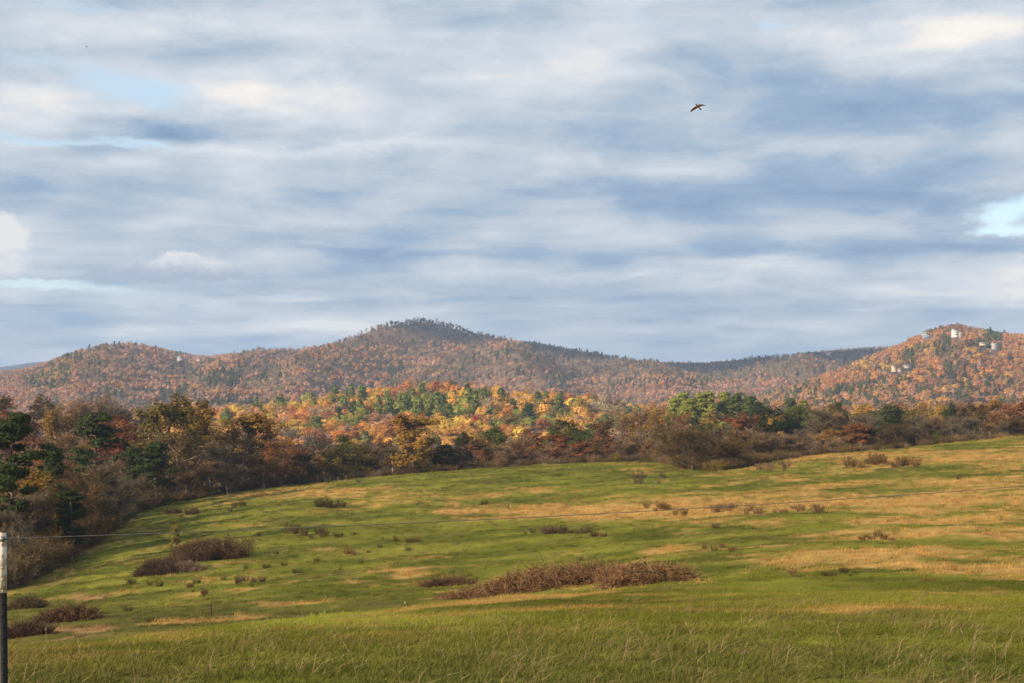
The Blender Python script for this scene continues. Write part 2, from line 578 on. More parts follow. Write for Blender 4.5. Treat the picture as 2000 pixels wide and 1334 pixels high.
def build_ground():
    th = np.concatenate([np.linspace(-math.pi, R(-26), 30)[:-1], np.linspace(R(-26), R(26), 430), np.linspace(R(26), math.pi, 30)[1:-1]])
    r = np.concatenate([np.geomspace(1.0, 620, 440), np.geomspace(640, 26000, 46)])
    T, RR = np.meshgrid(th, r)
    X, Y = RR * np.sin(T), RR * np.cos(T)
    Z = H(X, Y)
    n, m = X.shape
    v = np.stack([X, Y, Z], -1).reshape(-1, 3)
    i = np.arange(n - 1)[:, None]; j = np.arange(m)[None, :]; jn = (j + 1) % m
    q = np.stack([i * m + j, i * m + jn + 0 * i, (i + 1) * m + jn, (i + 1) * m + j + 0 * jn], -1).reshape(-1, 4)[:, ::-1]
    centre = len(v)
    v = np.concatenate([v, [[0, 0, -1.62]]])
    t = np.stack([np.full(m, centre), (np.arange(m) + 1) % m, np.arange(m)], -1)[:, ::-1]
    c = field_colour(v[:, 0], v[:, 1])
    wood = sstep(np.hypot(v[:, 0], v[:, 1]) - edge_of_wood(v[:, 0], v[:, 1]), -4, 10)[:, None]
    c = c + (C_LITTER - c) * wood
    m_, nt, N, out = new_mat('pasture')
    at_ = nt.nodes.new('ShaderNodeAttribute'); at_.attribute_name = 'ground_colour'
    tc = nt.nodes.new('ShaderNodeTexCoord')
    d1 = N.noise(tc.outputs['Object'], 4.0, 6, 0.65)
    d2 = N.noise(tc.outputs['Object'], 0.7, 5, 0.6)
    f = N.add(0.55, N.add(N.mul(d1, 0.5), N.mul(d2, 0.4)))
    col = N.mixc(1.0, at_.outputs['Color'], N.xyz(f, f, f), 'MULTIPLY')
    p = nt.nodes.new('ShaderNodeBsdfDiffuse')
    N.put(p.inputs[0], col)
    bp = nt.nodes.new('ShaderNodeBump')
    bp.inputs['Strength'].default_value = 0.7
    bp.inputs['Distance'].default_value = 0.25
    N.put(bp.inputs['Height'], d1)
    nt.links.new(bp.outputs[0], p.inputs['Normal'])
    nt.links.new(p.outputs[0], out.inputs[0])
    me = mesh_of('ground', v, [q, t], [m_], None, True, {'ground_colour': ('FLOAT_COLOR', 'POINT', c)})
    link('ground', me, None, kind='structure')


_ex = [-600, 0, 60, 150, 240, 300, 450, 620, 900, 1250, 1330, 1400, 1500, 1600, 2000, 2600]
_ey = [150, 163, 178, 215, 262, 290, 322, 335, 345, 345, 290, 270, 296, 335, 372, 385]


def edge_of_wood(x, y):
    """Distance at which the open field gives way to the wood, by direction."""
    yy = np.maximum(np.asarray(y, float), 1.0)
    px = 1000 + F * np.asarray(x, float) / yy
    e = np.interp(px, _ex, _ey)
    k = np.sqrt(1 + (np.asarray(x, float) / yy) ** 2)
    return np.where(np.asarray(y) > 1.0, e * np.minimum(k, 2.0), 400.0)


build_ground()


# ------------------------------------------------------------------ plant shapes
def frame_of(d):
    d = d / (np.linalg.norm(d) + 1e-9)
    u = np.array([0, 0, 1.0]) if abs(d[2]) < 0.9 else np.array([1.0, 0, 0])
    a = np.cross(d, u); a /= np.linalg.norm(a)
    return d, a, np.cross(d, a)


def leaf_quads(g, rng, P, size, m=0, flat=0.4, elong=1.4, var=None, out=None):
    """One small quad per point, at a random tilt."""
    n = len(P)
    nrm = rng.normal(size=(n, 3)); nrm[:, 2] = np.abs(nrm[:, 2]) + flat
    nrm /= np.linalg.norm(nrm, axis=1)[:, None]
    if out is not None:                       # leaves of a crown mostly face outwards
        o = out / (np.linalg.norm(out, axis=1)[:, None] + 1e-9)
        nrm = o + nrm * 0.55
        nrm /= np.linalg.norm(nrm, axis=1)[:, None]
    a = np.cross(nrm, rng.normal(size=(n, 3))); a /= np.linalg.norm(a, axis=1)[:, None] + 1e-9
    b = np.cross(nrm, a)
    s = size * rng.uniform(0.6, 1.3, n)[:, None]
    v = np.stack([P - a * s * elong * .5, P + b * s * .5, P + a * s * elong * .5, P - b * s * .5], 1).reshape(-1, 3)
    q = np.arange(4 * n).reshape(-1, 4)
    if var is None:
        var = rng.uniform(0, 1, n)
    g.quads(v, q, m, np.repeat(var, 4))


def ribbons(g, rng, A, B, width, m=0, taper=0.3):
    """Thin flat twigs from A to B."""
    n = len(A)
    d = B - A
    s = np.cross(d, rng.normal(size=(n, 3)))
    s /= np.linalg.norm(s, axis=1)[:, None] + 1e-9
    w = np.broadcast_to(np.asarray(width, float), (n,))[:, None]
    v = np.stack([A - s * w / 2, A + s * w / 2, B + s * w * taper / 2, B - s * w * taper / 2], 1).reshape(-1, 3)
    g.quads(v, np.arange(4 * n).reshape(-1, 4), m, np.repeat(rng.uniform(0, 1, n), 4))


def limb(rng, p0, d0, L, up, n=5, wob=0.16):
    pts = [np.array(p0, float)]
    d = d0 / np.linalg.norm(d0)
    for k in range(n):
        d = d + rng.normal(size=3) * wob + np.array([0, 0, up])
        d /= np.linalg.norm(d)
        pts.append(pts[-1] + d * L / n)
    return np.array(pts)


def skeleton(rng, h, R0, nl=13, start=0.22, fork=0.62, updir=0.55, subs=5, trunk_r=None):
    """Trunk, limbs and side branches of a broad-leaved tree; returns polylines with radii, and tip points."""
    tr = trunk_r or h * 0.018
    trunk = limb(rng, (0, 0, -0.4), np.array([0, 0, 1.0]), h * 0.86, 0.25, 7, 0.05)
    out = [(trunk, np.linspace(tr, tr * 0.25, len(trunk)), 7)]
    tips = []
    for i in range(nl):
        f = start + (0.97 - start) * ((i + rng.uniform(0, .8)) / nl)
        kk = f * (len(trunk) - 1)
        i0 = min(int(kk), len(trunk) - 2)
        p0 = trunk[i0] + (trunk[i0 + 1] - trunk[i0]) * (kk - i0)
        a = i * 2.4 + rng.uniform(-.5, .5)
        env = math.sqrt(max(0.05, 1 - ((f - 0.50) / 0.58) ** 2))
        L = R0 * env * rng.uniform(0.75, 1.2)
        d = np.array([math.cos(a), math.sin(a), updir + 0.9 * max(0, f - 0.45) * 2])
        lb = limb(rng, p0, d, L * 1.1, 0.10, 5)
        r0 = tr * (0.5 - 0.3 * f)
        out.append((lb, np.linspace(r0, r0 * 0.25, len(lb)), 5))
        tips.append(lb[-1])
        for s in range(subs):
            k2 = rng.integers(2, len(lb) - 1) if s else len(lb) - 2
            dd = (lb[k2 + 1] - lb[k2]); dd /= np.linalg.norm(dd)
            dd = dd + rng.normal(size=3) * 0.75 + np.array([0, 0, 0.25])
            sb = limb(rng, lb[k2], dd, L * rng.uniform(0.32, 0.6), 0.12, 3)
            out.append((sb, np.linspace(r0 * 0.45, r0 * 0.14, len(sb)), 4))
            tips.append(sb[-1]); tips.append(sb[2])
    tips.append(trunk[-1]); tips.append(trunk[-2])
    return out, np.array(tips), trunk


PLANT_BARK = {}


def make_leafy(seed, h=14.0, R0=4.6, leaves=7500, size=0.30, density=1.0, start=0.18, clump=0.78, pale=False):
    rng = np.random.default_rng(seed)
    sk, tips, trunk = skeleton(rng, h, R0, 15, start)
    gt = Geo()
    for pts, rad, sides in sk:
        gt.tube(pts, rad, sides, 0)
    g = Geo()
    per = max(4, int(leaves * density / len(tips)))
    P = []; V = []; O = []
    mid = np.array([0, 0, h * 0.5])
    for t in tips:
        n = int(per * rng.uniform(0.5, 1.5))
        s = clump * rng.uniform(0.7, 1.25)
        c = t + rng.normal(size=3) * 0.2
        q = rng.normal(size=(n, 3))
        q /= np.linalg.norm(q, axis=1)[:, None]
        q *= rng.uniform(0.15, 1, n)[:, None] ** 0.5 * s * np.array([1.35, 1.35, 0.85])
        P.append(c + q); O.append(q / s + 0.7 * (c + q - mid) / R0)
        V.append(np.clip(rng.uniform(0.25, 0.75) + rng.normal(size=n) * 0.22, 0, 1))
    leaf_quads(g, rng, np.concatenate(P), size, 0, 0.5, 1.4, np.concatenate(V), np.concatenate(O))
    return gt.mesh('trunk', [M_PALEBARK if pale else M_BARK], True), g.mesh('crown', [M_LEAF])


def make_bare(seed, h=12.0, R0=3.6, twigs=5200, start=0.10, width=0.035, nl=16, updir=0.9, pale=False, lo=0.5, hi=1.7, dead=500):
    rng = np.random.default_rng(seed)
    sk, tips, trunk = skeleton(rng, h * 0.9, R0, nl, start, updir=updir, subs=6)
    gt = Geo()
    for pts, rad, sides in sk:
        gt.tube(pts, rad, sides, 0)
    g = Geo()
    # twigs leave the outer halves of all limbs
    A = []; D = []
    for pts, rad, sides in sk[1:]:
        k = int(twigs / len(sk))
        t = rng.uniform(0.25, 1.0, k) * (len(pts) - 1)
        i = np.minimum(t.astype(int), len(pts) - 2)
        A.append(pts[i] + (pts[i + 1] - pts[i]) * (t - i)[:, None])
        dd = pts[i + 1] - pts[i]
        dd /= np.linalg.norm(dd, axis=1)[:, None]
        D.append(dd)
    A = np.concatenate(A); D = np.concatenate(D)
    D = D + rng.normal(size=D.shape) * 0.55 + np.array([0, 0, 0.45])
    D /= np.linalg.norm(D, axis=1)[:, None]
    L = rng.uniform(lo, hi, len(A))[:, None]
    B = A + D * L
    ribbons(g, rng, A, B, width)
    # second order of twigs
    k = rng.integers(0, len(A), len(A))
    A2 = A[k] + (B[k] - A[k]) * rng.uniform(0.3, 1, len(k))[:, None]
    D2 = D[k] + rng.normal(size=D.shape) * 0.6
    B2 = A2 + D2 / np.linalg.norm(D2, axis=1)[:, None] * L[k] * 0.55
    ribbons(g, rng, A2, B2, width * 0.75)
    if dead:
        leaf_quads(g, rng, B[rng.integers(0, len(B), dead)] + rng.normal(size=(dead, 3)) * .15, 0.2)
    return gt.mesh('trunk', [M_PALEBARK if pale else M_BARK], True), g.mesh('crown', [M_TWIG])


def make_pine(seed, h=18.0, R0=3.6, start=0.35, n=26, gap=0.15, clumps=5, needles=46, size=0.42, top_round=0.75):
    rng = np.random.default_rng(seed)
    trunk = limb(rng, (0, 0, -0.4), np.array([0, 0, 1.0]), h * 0.985, 0.3, 9, 0.035)
    gt = Geo()
    gt.tube(trunk, np.linspace(h * 0.0145, h * 0.003, len(trunk)), 7, 0)
    g = Geo()
    P = []; V = []; O = []
    for i in range(n):
        f = start + (0.99 - start) * (i + rng.uniform(0, .9)) / n
        if rng.uniform() < gap and f < 0.9:
            continue
        kk = f * (len(trunk) - 1); i0 = min(int(kk), len(trunk) - 2)
        p0 = trunk[i0] + (trunk[i0 + 1] - trunk[i0]) * (kk - i0)
        a = i * 2.4 + rng.uniform(-.6, .6)
        w = min(1.0, (1 - f) / (1 - start) * 1.5 + 0.16) ** top_round
        low = 0.55 + 0.45 * sstep(f, start, start + 0.25)
        L = R0 * w * low * rng.uniform(0.6, 1.15)
        b = limb(rng, p0, np.array([math.cos(a), math.sin(a), 0.18 + 0.6 * f * f]), L, 0.07, 4, 0.12)
        gt.tube(b, np.linspace(h * 0.004, h * 0.0012, len(b)), 4, 0)
        for c in range(clumps):
            t = rng.uniform(0.35, 1.0) * 4
            j = min(int(t), 3)
            cpt = b[j] + (b[j + 1] - b[j]) * (t - j) + rng.normal(size=3) * 0.35 * np.array([1, 1, .5])
            q = rng.normal(size=(needles, 3)); q /= np.linalg.norm(q, axis=1)[:, None]
            rad = rng.uniform(0.5, 0.95)
            q *= rng.uniform(0.2, 1, needles)[:, None] * rad * np.array([1.25, 1.25, .6])
            P.append(cpt + q); O.append(q / rad + 0.5 * (cpt + q - trunk[i0]) / R0); V.append(np.clip(rng.uniform(.2, .7) + rng.normal(size=needles) * .2, 0, 1))
    P = np.concatenate(P); V = np.concatenate(V)
    leaf_quads(g, rng, P, size * 0.5, 0, 0.3, 3.2, V, np.concatenate(O))
    return gt.mesh('trunk', [M_BARK], True), g.mesh('crown', [M_NEEDLE])


def make_cedar(seed, h=10.0, R0=2.5, n=8000, size=0.24, blunt=0.62):
    rng = np.random.default_rng(seed)
    gt = Geo()
    trunk = limb(rng, (0, 0, -0.4), np.array([0, 0, 1.0]), h * 0.96, 0.3, 6, 0.02)
    gt.tube(trunk, np.linspace(h * 0.02, h * 0.003, len(trunk)), 6, 0)
    P = []; V = []; O = []
    nc = 90
    for c in range(nc):
        f = rng.uniform(0.03, 0.97)
        r = R0 * (1 - f) ** blunt * (0.7 + 0.3 * sstep(f, 0, .15)) * rng.uniform(0.55, 1.08)
        a = rng.uniform(0, 2 * math.pi)
        cp = np.array([math.cos(a) * r, math.sin(a) * r, f * h])
        k = int(n / nc)
        q = rng.normal(size=(k, 3)) * np.array([.42, .42, .5])
        P.append(cp + q); O.append(q / .45 + (cp + q - np.array([0, 0, f * h - .5])) / R0); V.append(np.clip(rng.uniform(.2, .7) + rng.normal(size=k) * .2, 0, 1))
    g = Geo()
    leaf_quads(g, rng, np.concatenate(P), size, 0, 0.2, 2.0, np.concatenate(V), np.concatenate(O))
    return gt.mesh('trunk', [M_BARK], True), g.mesh('crown', [M_NEEDLE])


def make_thicket(seed, R0=2.2, h=2.6, n=3600, width=0.02, leaves=300):
    """Many-stemmed leafless bush."""
    rng = np.random.default_rng(seed)
    g = Geo()
    ns = 46
    A = []; B = []
    for s in range(ns):
        a = rng.uniform(0, 2 * math.pi); r = R0 * 0.55 * math.sqrt(rng.uniform())
        p = np.array([math.cos(a) * r, math.sin(a) * r, -0.1])
        d = np.array([math.cos(a) * r / R0, math.sin(a) * r / R0, 0.9]) + rng.normal(size=3) * 0.25
        b = limb(rng, p, d, h * rng.uniform(0.7, 1.15), 0.02, 5, 0.14)
        g.tube(b, np.linspace(width * 1.1, width * 0.3, len(b)), 3, 0, rng.uniform(0.2, 0.8))
        k = int(n / ns)
        t = rng.uniform(0.6, 5, k); i = np.minimum(t.astype(int), 4)
        a0 = b[i] + (b[i + 1] - b[i]) * (t - i)[:, None]
        dd = rng.normal(size=(k, 3)) + np.array([0, 0, .45])
        A.append(a0); B.append(a0 + dd / np.linalg.norm(dd, axis=1)[:, None] * rng.uniform(.2, .75, k)[:, None] * h / 2.6)
    A = np.concatenate(A); B = np.concatenate(B)
    ribbons(g, rng, A, B, width * 0.8)
    if leaves:
        leaf_quads(g, rng, B[rng.integers(0, len(B), leaves)], 0.09 * h / 2.6 * 1.6)
    return g.mesh('thicket', [M_TWIG])


def make_weed(seed, h=0.9, n=40, spread=0.35, heads=True):
    """Dead upright stalks with seed heads, one clump."""
    rng = np.random.default_rng(seed)
    g = Geo()
    for s in range(n):
        a = rng.uniform(0, 2 * math.pi); r = spread * math.sqrt(rng.uniform())
        p = np.array([math.cos(a) * r, math.sin(a) * r, -0.04])
        L = h * rng.uniform(0.5, 1.1)
        b = limb(rng, p, np.array([math.cos(a) * .25, math.sin(a) * .25, 1.0]), L, 0.0, 3, 0.1)
        g.tube(b, np.linspace(.012, .005, 4), 3, 0, rng.uniform(0, 1))
        k = 9
        A = b[rng.integers(1, 4, k)]
        B = A + (rng.normal(size=(k, 3)) + np.array([0, 0, .7])) * 0.10 * h
        ribbons(g, rng, A, B, 0.02, 0, 0.8)
        if heads:
            leaf_quads(g, rng, np.repeat(b[-1:], 6, 0) + rng.normal(size=(6, 3)) * .045, 0.05)
            leaf_quads(g, rng, b[rng.integers(1, 3, 5)] + rng.normal(size=(5, 3)) * .08, 0.06)
    return g.mesh('weed', [M_TWIG])


LEAFY = [make_leafy(11), make_leafy(12, 14, 5.2, start=0.25), make_leafy(13, 15, 4.2, start=0.14), make_leafy(14, 13, 5.4, 7000, clump=0.9), make_leafy(15, 14, 4.4, 8000, 0.27, start=0.1)]
SPARSE = [make_leafy(21, 14, 4.4, 4600, 0.26, 0.7, 0.2, 0.7, True), make_leafy(22, 14, 4.9, 4600, 0.26, 0.62, 0.2, 0.75, True), make_leafy(23, 13, 4.6, 5200, 0.24, 0.75, 0.12, 0.8)]
BARE = [make_bare(31, pale=True), make_bare(32, 12, 3.2, pale=True, nl=14), make_bare(33, 11, 4.0, 5600, start=0.06), make_bare(34, 12, 2.8, 4600, nl=13, updir=1.3, pale=True, dead=150)]
WIDE = [make_bare(41, 8, 5.2, 8000, 0.04, 0.035, 22, 0.55, False, 0.5, 1.6, 900)]
PINE = [make_pine(51), make_pine(52, 18, 3.2, 0.28, 30, 0.10), make_pine(53, 18, 4.0, 0.42, 26, 0.22)]
PINED = [make_pine(54, 17, 3.6, 0.10, 40, 0.05, 6, 46, 0.44, 0.9), make_pine(55, 17, 3.3, 0.14, 38, 0.08, 6, 46, 0.44, 0.8)]
CEDAR = [make_cedar(61), make_cedar(62, 9, 2.9, 8000, 0.25, 0.45)]
GREENR = [make_leafy(63, 10, 4.2, 9000, 0.24, 1.0, 0.06, 0.85), make_leafy(64, 9, 4.4, 9000, 0.24, 1.0, 0.05, 0.8)]
THICKET = [make_thicket(71), make_thicket(72, 2.6, 2.2), make_thicket(73, 1.8, 2.8, 3200)]
WEED = [make_weed(81), make_weed(82, 0.8, 50, 0.5), make_weed(83, 1.1, 30, 0.3)]


# ------------------------------------------------------------------ scattering masses of plants (one object each)
def scatter(name, P, tint, scl, rotz, kinds, protos, **props):
    """One object: a cloud of points, each carrying a plant."""
    P = np.asarray(P, float)
    rot = np.zeros((len(P), 3)); rot[:, 2] = rotz
    scl = np.asarray(scl, float)
    if scl.ndim == 1:
        scl = np.repeat(scl[:, None], 3, 1)
    me = mesh_of(name, P, [], [], None, False, {
        'tint': ('FLOAT_COLOR', 'POINT', tint), 'rot': ('FLOAT_VECTOR', 'POINT', rot),
        'scl': ('FLOAT_VECTOR', 'POINT', scl), 'kind_index': ('INT', 'POINT', kinds)})
    o = link(name, me, None, **props)
    ng = bpy.data.node_groups.new(name, 'GeometryNodeTree')
    ng.interface.new_socket('Geometry', in_out='INPUT', socket_type='NodeSocketGeometry')
    ng.interface.new_socket('Geometry', in_out='OUTPUT', socket_type='NodeSocketGeometry')
    gi = ng.nodes.new('NodeGroupInput'); go = ng.nodes.new('NodeGroupOutput')
    join = ng.nodes.new('GeometryNodeJoinGeometry')

    def named(nm, ty):
        n = ng.nodes.new('GeometryNodeInputNamedAttribute')
        n.data_type = ty
        n.inputs['Name'].default_value = nm
        return n.outputs['Attribute']
    rot_s, scl_s, kin_s = named('rot', 'FLOAT_VECTOR'), named('scl', 'FLOAT_VECTOR'), named('kind_index', 'INT')
    e2r = ng.nodes.new('FunctionNodeEulerToRotation')
    ng.links.new(rot_s, e2r.inputs[0])
    for k, pm in enumerate(protos):
        po = bpy.data.objects.new(name + '_source', pm)      # never linked: only the copies exist in the scene
        oi = ng.nodes.new('GeometryNodeObjectInfo')
        oi.inputs['Object'].default_value = po
        oi.inputs['As Instance'].default_value = True
        cmpn = ng.nodes.new('FunctionNodeCompare')
        cmpn.data_type = 'INT'; cmpn.operation = 'EQUAL'
        ng.links.new(kin_s, cmpn.inputs[2]); cmpn.inputs[3].default_value = k
        ip = ng.nodes.new('GeometryNodeInstanceOnPoints')
        ng.links.new(gi.outputs[0], ip.inputs['Points'])
        ng.links.new(cmpn.outputs[0], ip.inputs['Selection'])
        ng.links.new(oi.outputs['Geometry'], ip.inputs['Instance'])
        ng.links.new(e2r.outputs[0], ip.inputs['Rotation'])
        ng.links.new(scl_s, ip.inputs['Scale'])
        ng.links.new(ip.outputs[0], join.inputs[0])
    ng.links.new(join.outputs[0], go.inputs[0])
    md = o.modifiers.new('scatter', 'NODES')
    md.node_group = ng
    return o


M_FARLEAF = leaf_mat('far_leaf', 0.35, 0.36, 0.03)


def far_leafy(seed, n=170, size=1.5, h=14.0, R0=5.0, trunk=True):
    rng = np.random.default_rng(seed)
    g = Geo()
    if trunk:
        g.tube(limb(rng, (0, 0, -1), np.array([0, 0, 1.0]), h * .7, .3, 3, .05), [.3, .25, .2, .12], 4, 1)
    nc = 13
    P = []; V = []; O = []
    for c in range(nc):
        d = rng.normal(size=3); d /= np.linalg.norm(d)
        cp = np.array([0, 0, h * .60]) + d * np.array([R0, R0, h * .33]) * rng.uniform(.45, .85)
        q = rng.normal(size=(n // nc, 3)); q /= np.linalg.norm(q, axis=1)[:, None]
        q = q * np.array([1.9, 1.9, 1.5]) * rng.uniform(.6, 1.1, (n // nc, 1))
        P.append(cp + q); O.append(q / 1.7 + 0.8 * d)
        V.append(np.clip(rng.uniform(.2, .8) + rng.normal(size=n // nc) * .15, 0, 1))
    leaf_quads(g, rng, np.concatenate(P), size, 0, .5, 1.2, np.concatenate(V), np.concatenate(O))
    return g.mesh('far_leafy', [M_FARLEAF, M_BARK])


def far_bare(seed, n=130, h=14.0):
    rng = np.random.default_rng(seed)
    g = Geo()
    tr = limb(rng, (0, 0, -1), np.array([0, 0, 1.0]), h * .8, .3, 4, .05)
    g.tube(tr, [.24, .2, .17, .12, .06], 4, 1)
    i = rng.integers(1, 5, n)
    A = tr[i] + rng.normal(size=(n, 3)) * np.array([1.5, 1.5, .9])
    d = rng.normal(size=(n, 3)) + np.array([0, 0, .8]); d /= np.linalg.norm(d, axis=1)[:, None]
    ribbons(g, rng, A, A + d * rng.uniform(1.6, 4.0, (n, 1)), .30, 0, .5)
    return g.mesh('far_bare', [M_TWIG, M_PALEBARK])


def far_pine(seed, n=170, h=17.0, R0=3.4, size=1.3):
    rng = np.random.default_rng(seed)
    g = Geo()
    g.tube(limb(rng, (0, 0, -1), np.array([0, 0, 1.0]), h * .9, .3, 3, .03), [.28, .22, .14, .05], 4, 1)
    nc = 15
    P = []; O = []
    for c in range(nc):
        f = .25 + .72 * c / nc
        r = R0 * min(1, (1 - f) * 1.5 + .12) * rng.uniform(.4, .95)
        a = c * 2.4 + rng.uniform(-.5, .5)
        q = rng.normal(size=(n // nc, 3)); q /= np.linalg.norm(q, axis=1)[:, None]
        q = q * np.array([1.6, 1.6, 1.0]) * rng.uniform(.5, 1.1, (n // nc, 1))
        cp = np.array([math.cos(a) * r, math.sin(a) * r, f * h])
        P.append(cp + q); O.append(q / 1.4 + .6 * np.array([math.cos(a), math.sin(a), .4]))
    leaf_quads(g, rng, np.concatenate(P), size, 0, .6, 1.5, None, np.concatenate(O))
    return g.mesh('far_pine', [M_NEEDLE, M_BARK])


FAR = [far_leafy(1), far_leafy(2, 150, 1.6, 13, 5.6), far_leafy(3, 170, 1.4, 15, 4.4), far_bare(4), far_bare(5), far_pine(6), far_pine(7, 160, 16, 3.8)]
MID = [far_leafy(101, 900, .75), far_leafy(102, 900, .75, 13, 5.6), far_leafy(103, 900, .7, 15, 4.4), far_bare(104, 420), far_bare(105, 420), far_pine(106, 900, size=.7), far_pine(107, 900, 16, 3.8, .7)]

# leaf colours
RUST = (0.28, 0.115, 0.040); ORANGE = (0.42, 0.195, 0.050); GOLD = (0.43, 0.25, 0.055); YELLOW = (0.52, 0.35, 0.060); RED = (0.27, 0.075, 0.040)
BROWN = (0.170, 0.106, 0.042); OLIVE = (0.195, 0.145, 0.032); PINEG = (0.046, 0.062, 0.018); BRIGHTP = (0.255, 0.265, 0.052); GREY = (0.185, 0.145, 0.088)
PINK = (0.40, 0.235, 0.150); TANC = (0.30, 0.195, 0.105); DKBROWN = (0.112, 0.078, 0.034); GREEN_L = (0.095, 0.115, 0.028); OLDGOLD = (0.30, 0.18, 0.036)
COLOURS = dict(rust=RUST, orange=ORANGE, gold=GOLD, yellow=YELLOW, red=RED, brown=BROWN, olive=OLIVE, pine=PINEG, brightpine=BRIGHTP, grey=GREY,
               pink=PINK, tan=TANC, dkbrown=DKBROWN, green=GREEN_L, oldgold=OLDGOLD)


# ------------------------------------------------------------------ hills
def soil_mat():
    return plain_mat('forest_floor', (0.21, 0.135, 0.080), 1.0, 0.05, 0.3)


M_FLOOR = soil_mat()


class Hill:
    """A ridge given by its skyline: columns px -> row of the treetops, at distance Yc(px); a foot at Yf."""
    def __init__(self, crest, Yc, Yf, zf, tree, seed, spur, shape=1.25, spurs=(), beyond=1.30, zend=None):
        self.cx = np.array([c[0] for c in crest], float); self.cy = np.array([c[1] for c in crest], float)
        self.Yc = Yc; self.Yf = Yf; self.zf = zf; self.tree = tree; self.seed = seed; self.spur = spur; self.shape = shape; self.spurs = spurs; self.beyond = beyond
        # the spurs lift parts of the slope: settle the crest so that the skyline stays where it is
        self.kx = np.linspace(self.cx[0], self.cx[-1], 160); self.kz = np.zeros(160)
        for _ in range(3):
            PXg, Tg = np.meshgrid(self.kx, np.linspace(0.3, 1.05, 90))
            _, Yg, Zg = self.point(PXg, Tg)
            got = ((Zg + tree) / Yg).max(0) * F
            xs = np.linspace(self.cx[0], self.cx[-1], 400)
            want = HZ - np.interp(self.kx, xs, blur(np.interp(xs, self.cx, self.cy)[:, None], 3.0, 0)[:, 0])
            self.kz = self.kz + (want - got) / F * self.yc(self.kx)

    def zc(self, px):
        if not hasattr(self, 'kx'):
            self.kx = np.array([0.0, 1.0]); self.kz = np.zeros(2)
        xs = np.linspace(self.cx[0], self.cx[-1], 400)
        ys = blur(np.interp(xs, self.cx, self.cy)[:, None], 3.0, 0)[:, 0]
        return (HZ - np.interp(px, xs, ys)) / F * self.yc(px) - self.tree + np.interp(px, self.kx, self.kz)

    def yc(self, px):
        return np.interp(px, [p for p, _ in self.Yc], [y for _, y in self.Yc])

    def yf(self, px):
        return np.interp(px, [p for p, _ in self.Yf], [y for _, y in self.Yf])

    def point(self, px, t):
        """t = 0 at the foot, 1 on the crest, above 1 behind it."""
        yc, yf, zc = self.yc(px), self.yf(px), self.zc(px)
        Y = yf + (yc - yf) * t
        tt = np.clip(t, 0, 1)
        prof = tt ** self.shape
        prof = prof * (1 - 0.0) if self.shape < 1 else prof + 0.18 * tt * (1 - tt)
        z = self.zf + (zc - self.zf) * prof
        sx = px + (self.seed * 37 % 100)
        ridge = 1 - np.abs(2 * fbm(sx / self.spur[0] + t * self.spur[2], t * 1.1, self.seed, 3) - 1) * 2.2
        z = z + self.spur[1] * ridge * np.clip(4 * tt * (1 - tt), 0, 1) * (zc - self.zf) / np.maximum(1, np.max(zc - self.zf))
        for p0, t0, p1, t1, w, hgt in self.spurs:
            s = np.clip((t - t0) / (t1 - t0), 0, 1)
            c = p0 + (p1 - p0) * s
            z = z + hgt * np.exp(-((px - c) / w) ** 2) * np.clip(4 * s * (1 - s), 0, 1)
        z = np.where(t > 1, zc - (zc - self.zf) * sstep(t, 1.0, 1.0 + (self.beyond - 1) * 2.6) * 0.9, z)
        return at(px, Y), Y, z

    def build(self, name, lo, hi, nx, nt_):
        px = np.linspace(lo, hi, nx); t = np.linspace(-0.05, 1.6, nt_)
        PX, T = np.meshgrid(px, t)
        X, Y, Z = self.point(PX, T)
        Z = np.where(T < 0.0, self.zf - 12, Z)
        v = np.stack([X, Y, Z], -1).reshape(-1, 3)
        i = np.arange(nt_ - 1)[:, None]; j = np.arange(nx - 1)[None, :]
        q = np.stack([i * nx + j, i * nx + j + 1, (i + 1) * nx + j + 1, (i + 1) * nx + j], -1).reshape(-1, 4)
        me = mesh_of(name, v, [q], [M_FLOOR], None, True)
        return link(name, me, None, kind='structure')

    def sample(self, lo, hi, spacing, rng, t0=0.0, t1=1.10):
        """Roughly even points over the slope."""
        pxs = np.linspace(lo, hi, 60)
        wid = (hi - lo) / F * np.mean(self.yc(pxs) * .8)
        dep = np.mean(self.yc(pxs) - self.yf(pxs)) * (t1 - t0)
        n = int(wid * dep / spacing ** 2)
        m = int(math.sqrt(n * wid / dep)); k = int(n / m)
        a, b = np.meshgrid(np.arange(m), np.arange(k))
        a = (a.ravel() + rng.uniform(-.1, 1.1, m * k)) / m; b = (b.ravel() + rng.uniform(-.1, 1.1, m * k)) / k
        return lo + (hi - lo) * a, t0 + (t1 - t0) * b


MOUNTAIN = Hill([(-500, 742), (-200, 735), (0, 724), (60, 720), (100, 702), (180, 675), (250, 666), (300, 675), (350, 689), (400, 697), (440, 691), (520, 678), (580, 681),
                 (630, 679), (700, 647), (760, 626), (820, 621), (880, 632), (950, 653), (1050, 669), (1150, 686), (1250, 701), (1330, 709), (1400, 707), (1480, 696),
                 (1560, 689), (1640, 683), (1700, 678), (1800, 674), (2000, 690), (2400, 730)],
                [(-500, 3000), (250, 3150), (450, 3500), (820, 3900), (1400, 4000), (2400, 4000)], [(-500, 1750), (800, 1750), (1300, 1900), (2400, 2100)],
                -34, 10, 5, (210, 38, 90), 1.2,
                spurs=[(520, 0.05, 870, 0.92, 95, 66), (150, 0.1, 235, 0.97, 75, 42), (380, 0.0, 560, 0.9, 70, 34), (1080, 0.1, 900, .85, 60, 38), (1330, .05, 1150, .9, 80, 40), (1600, .05, 1480, .9, 70, 34)])
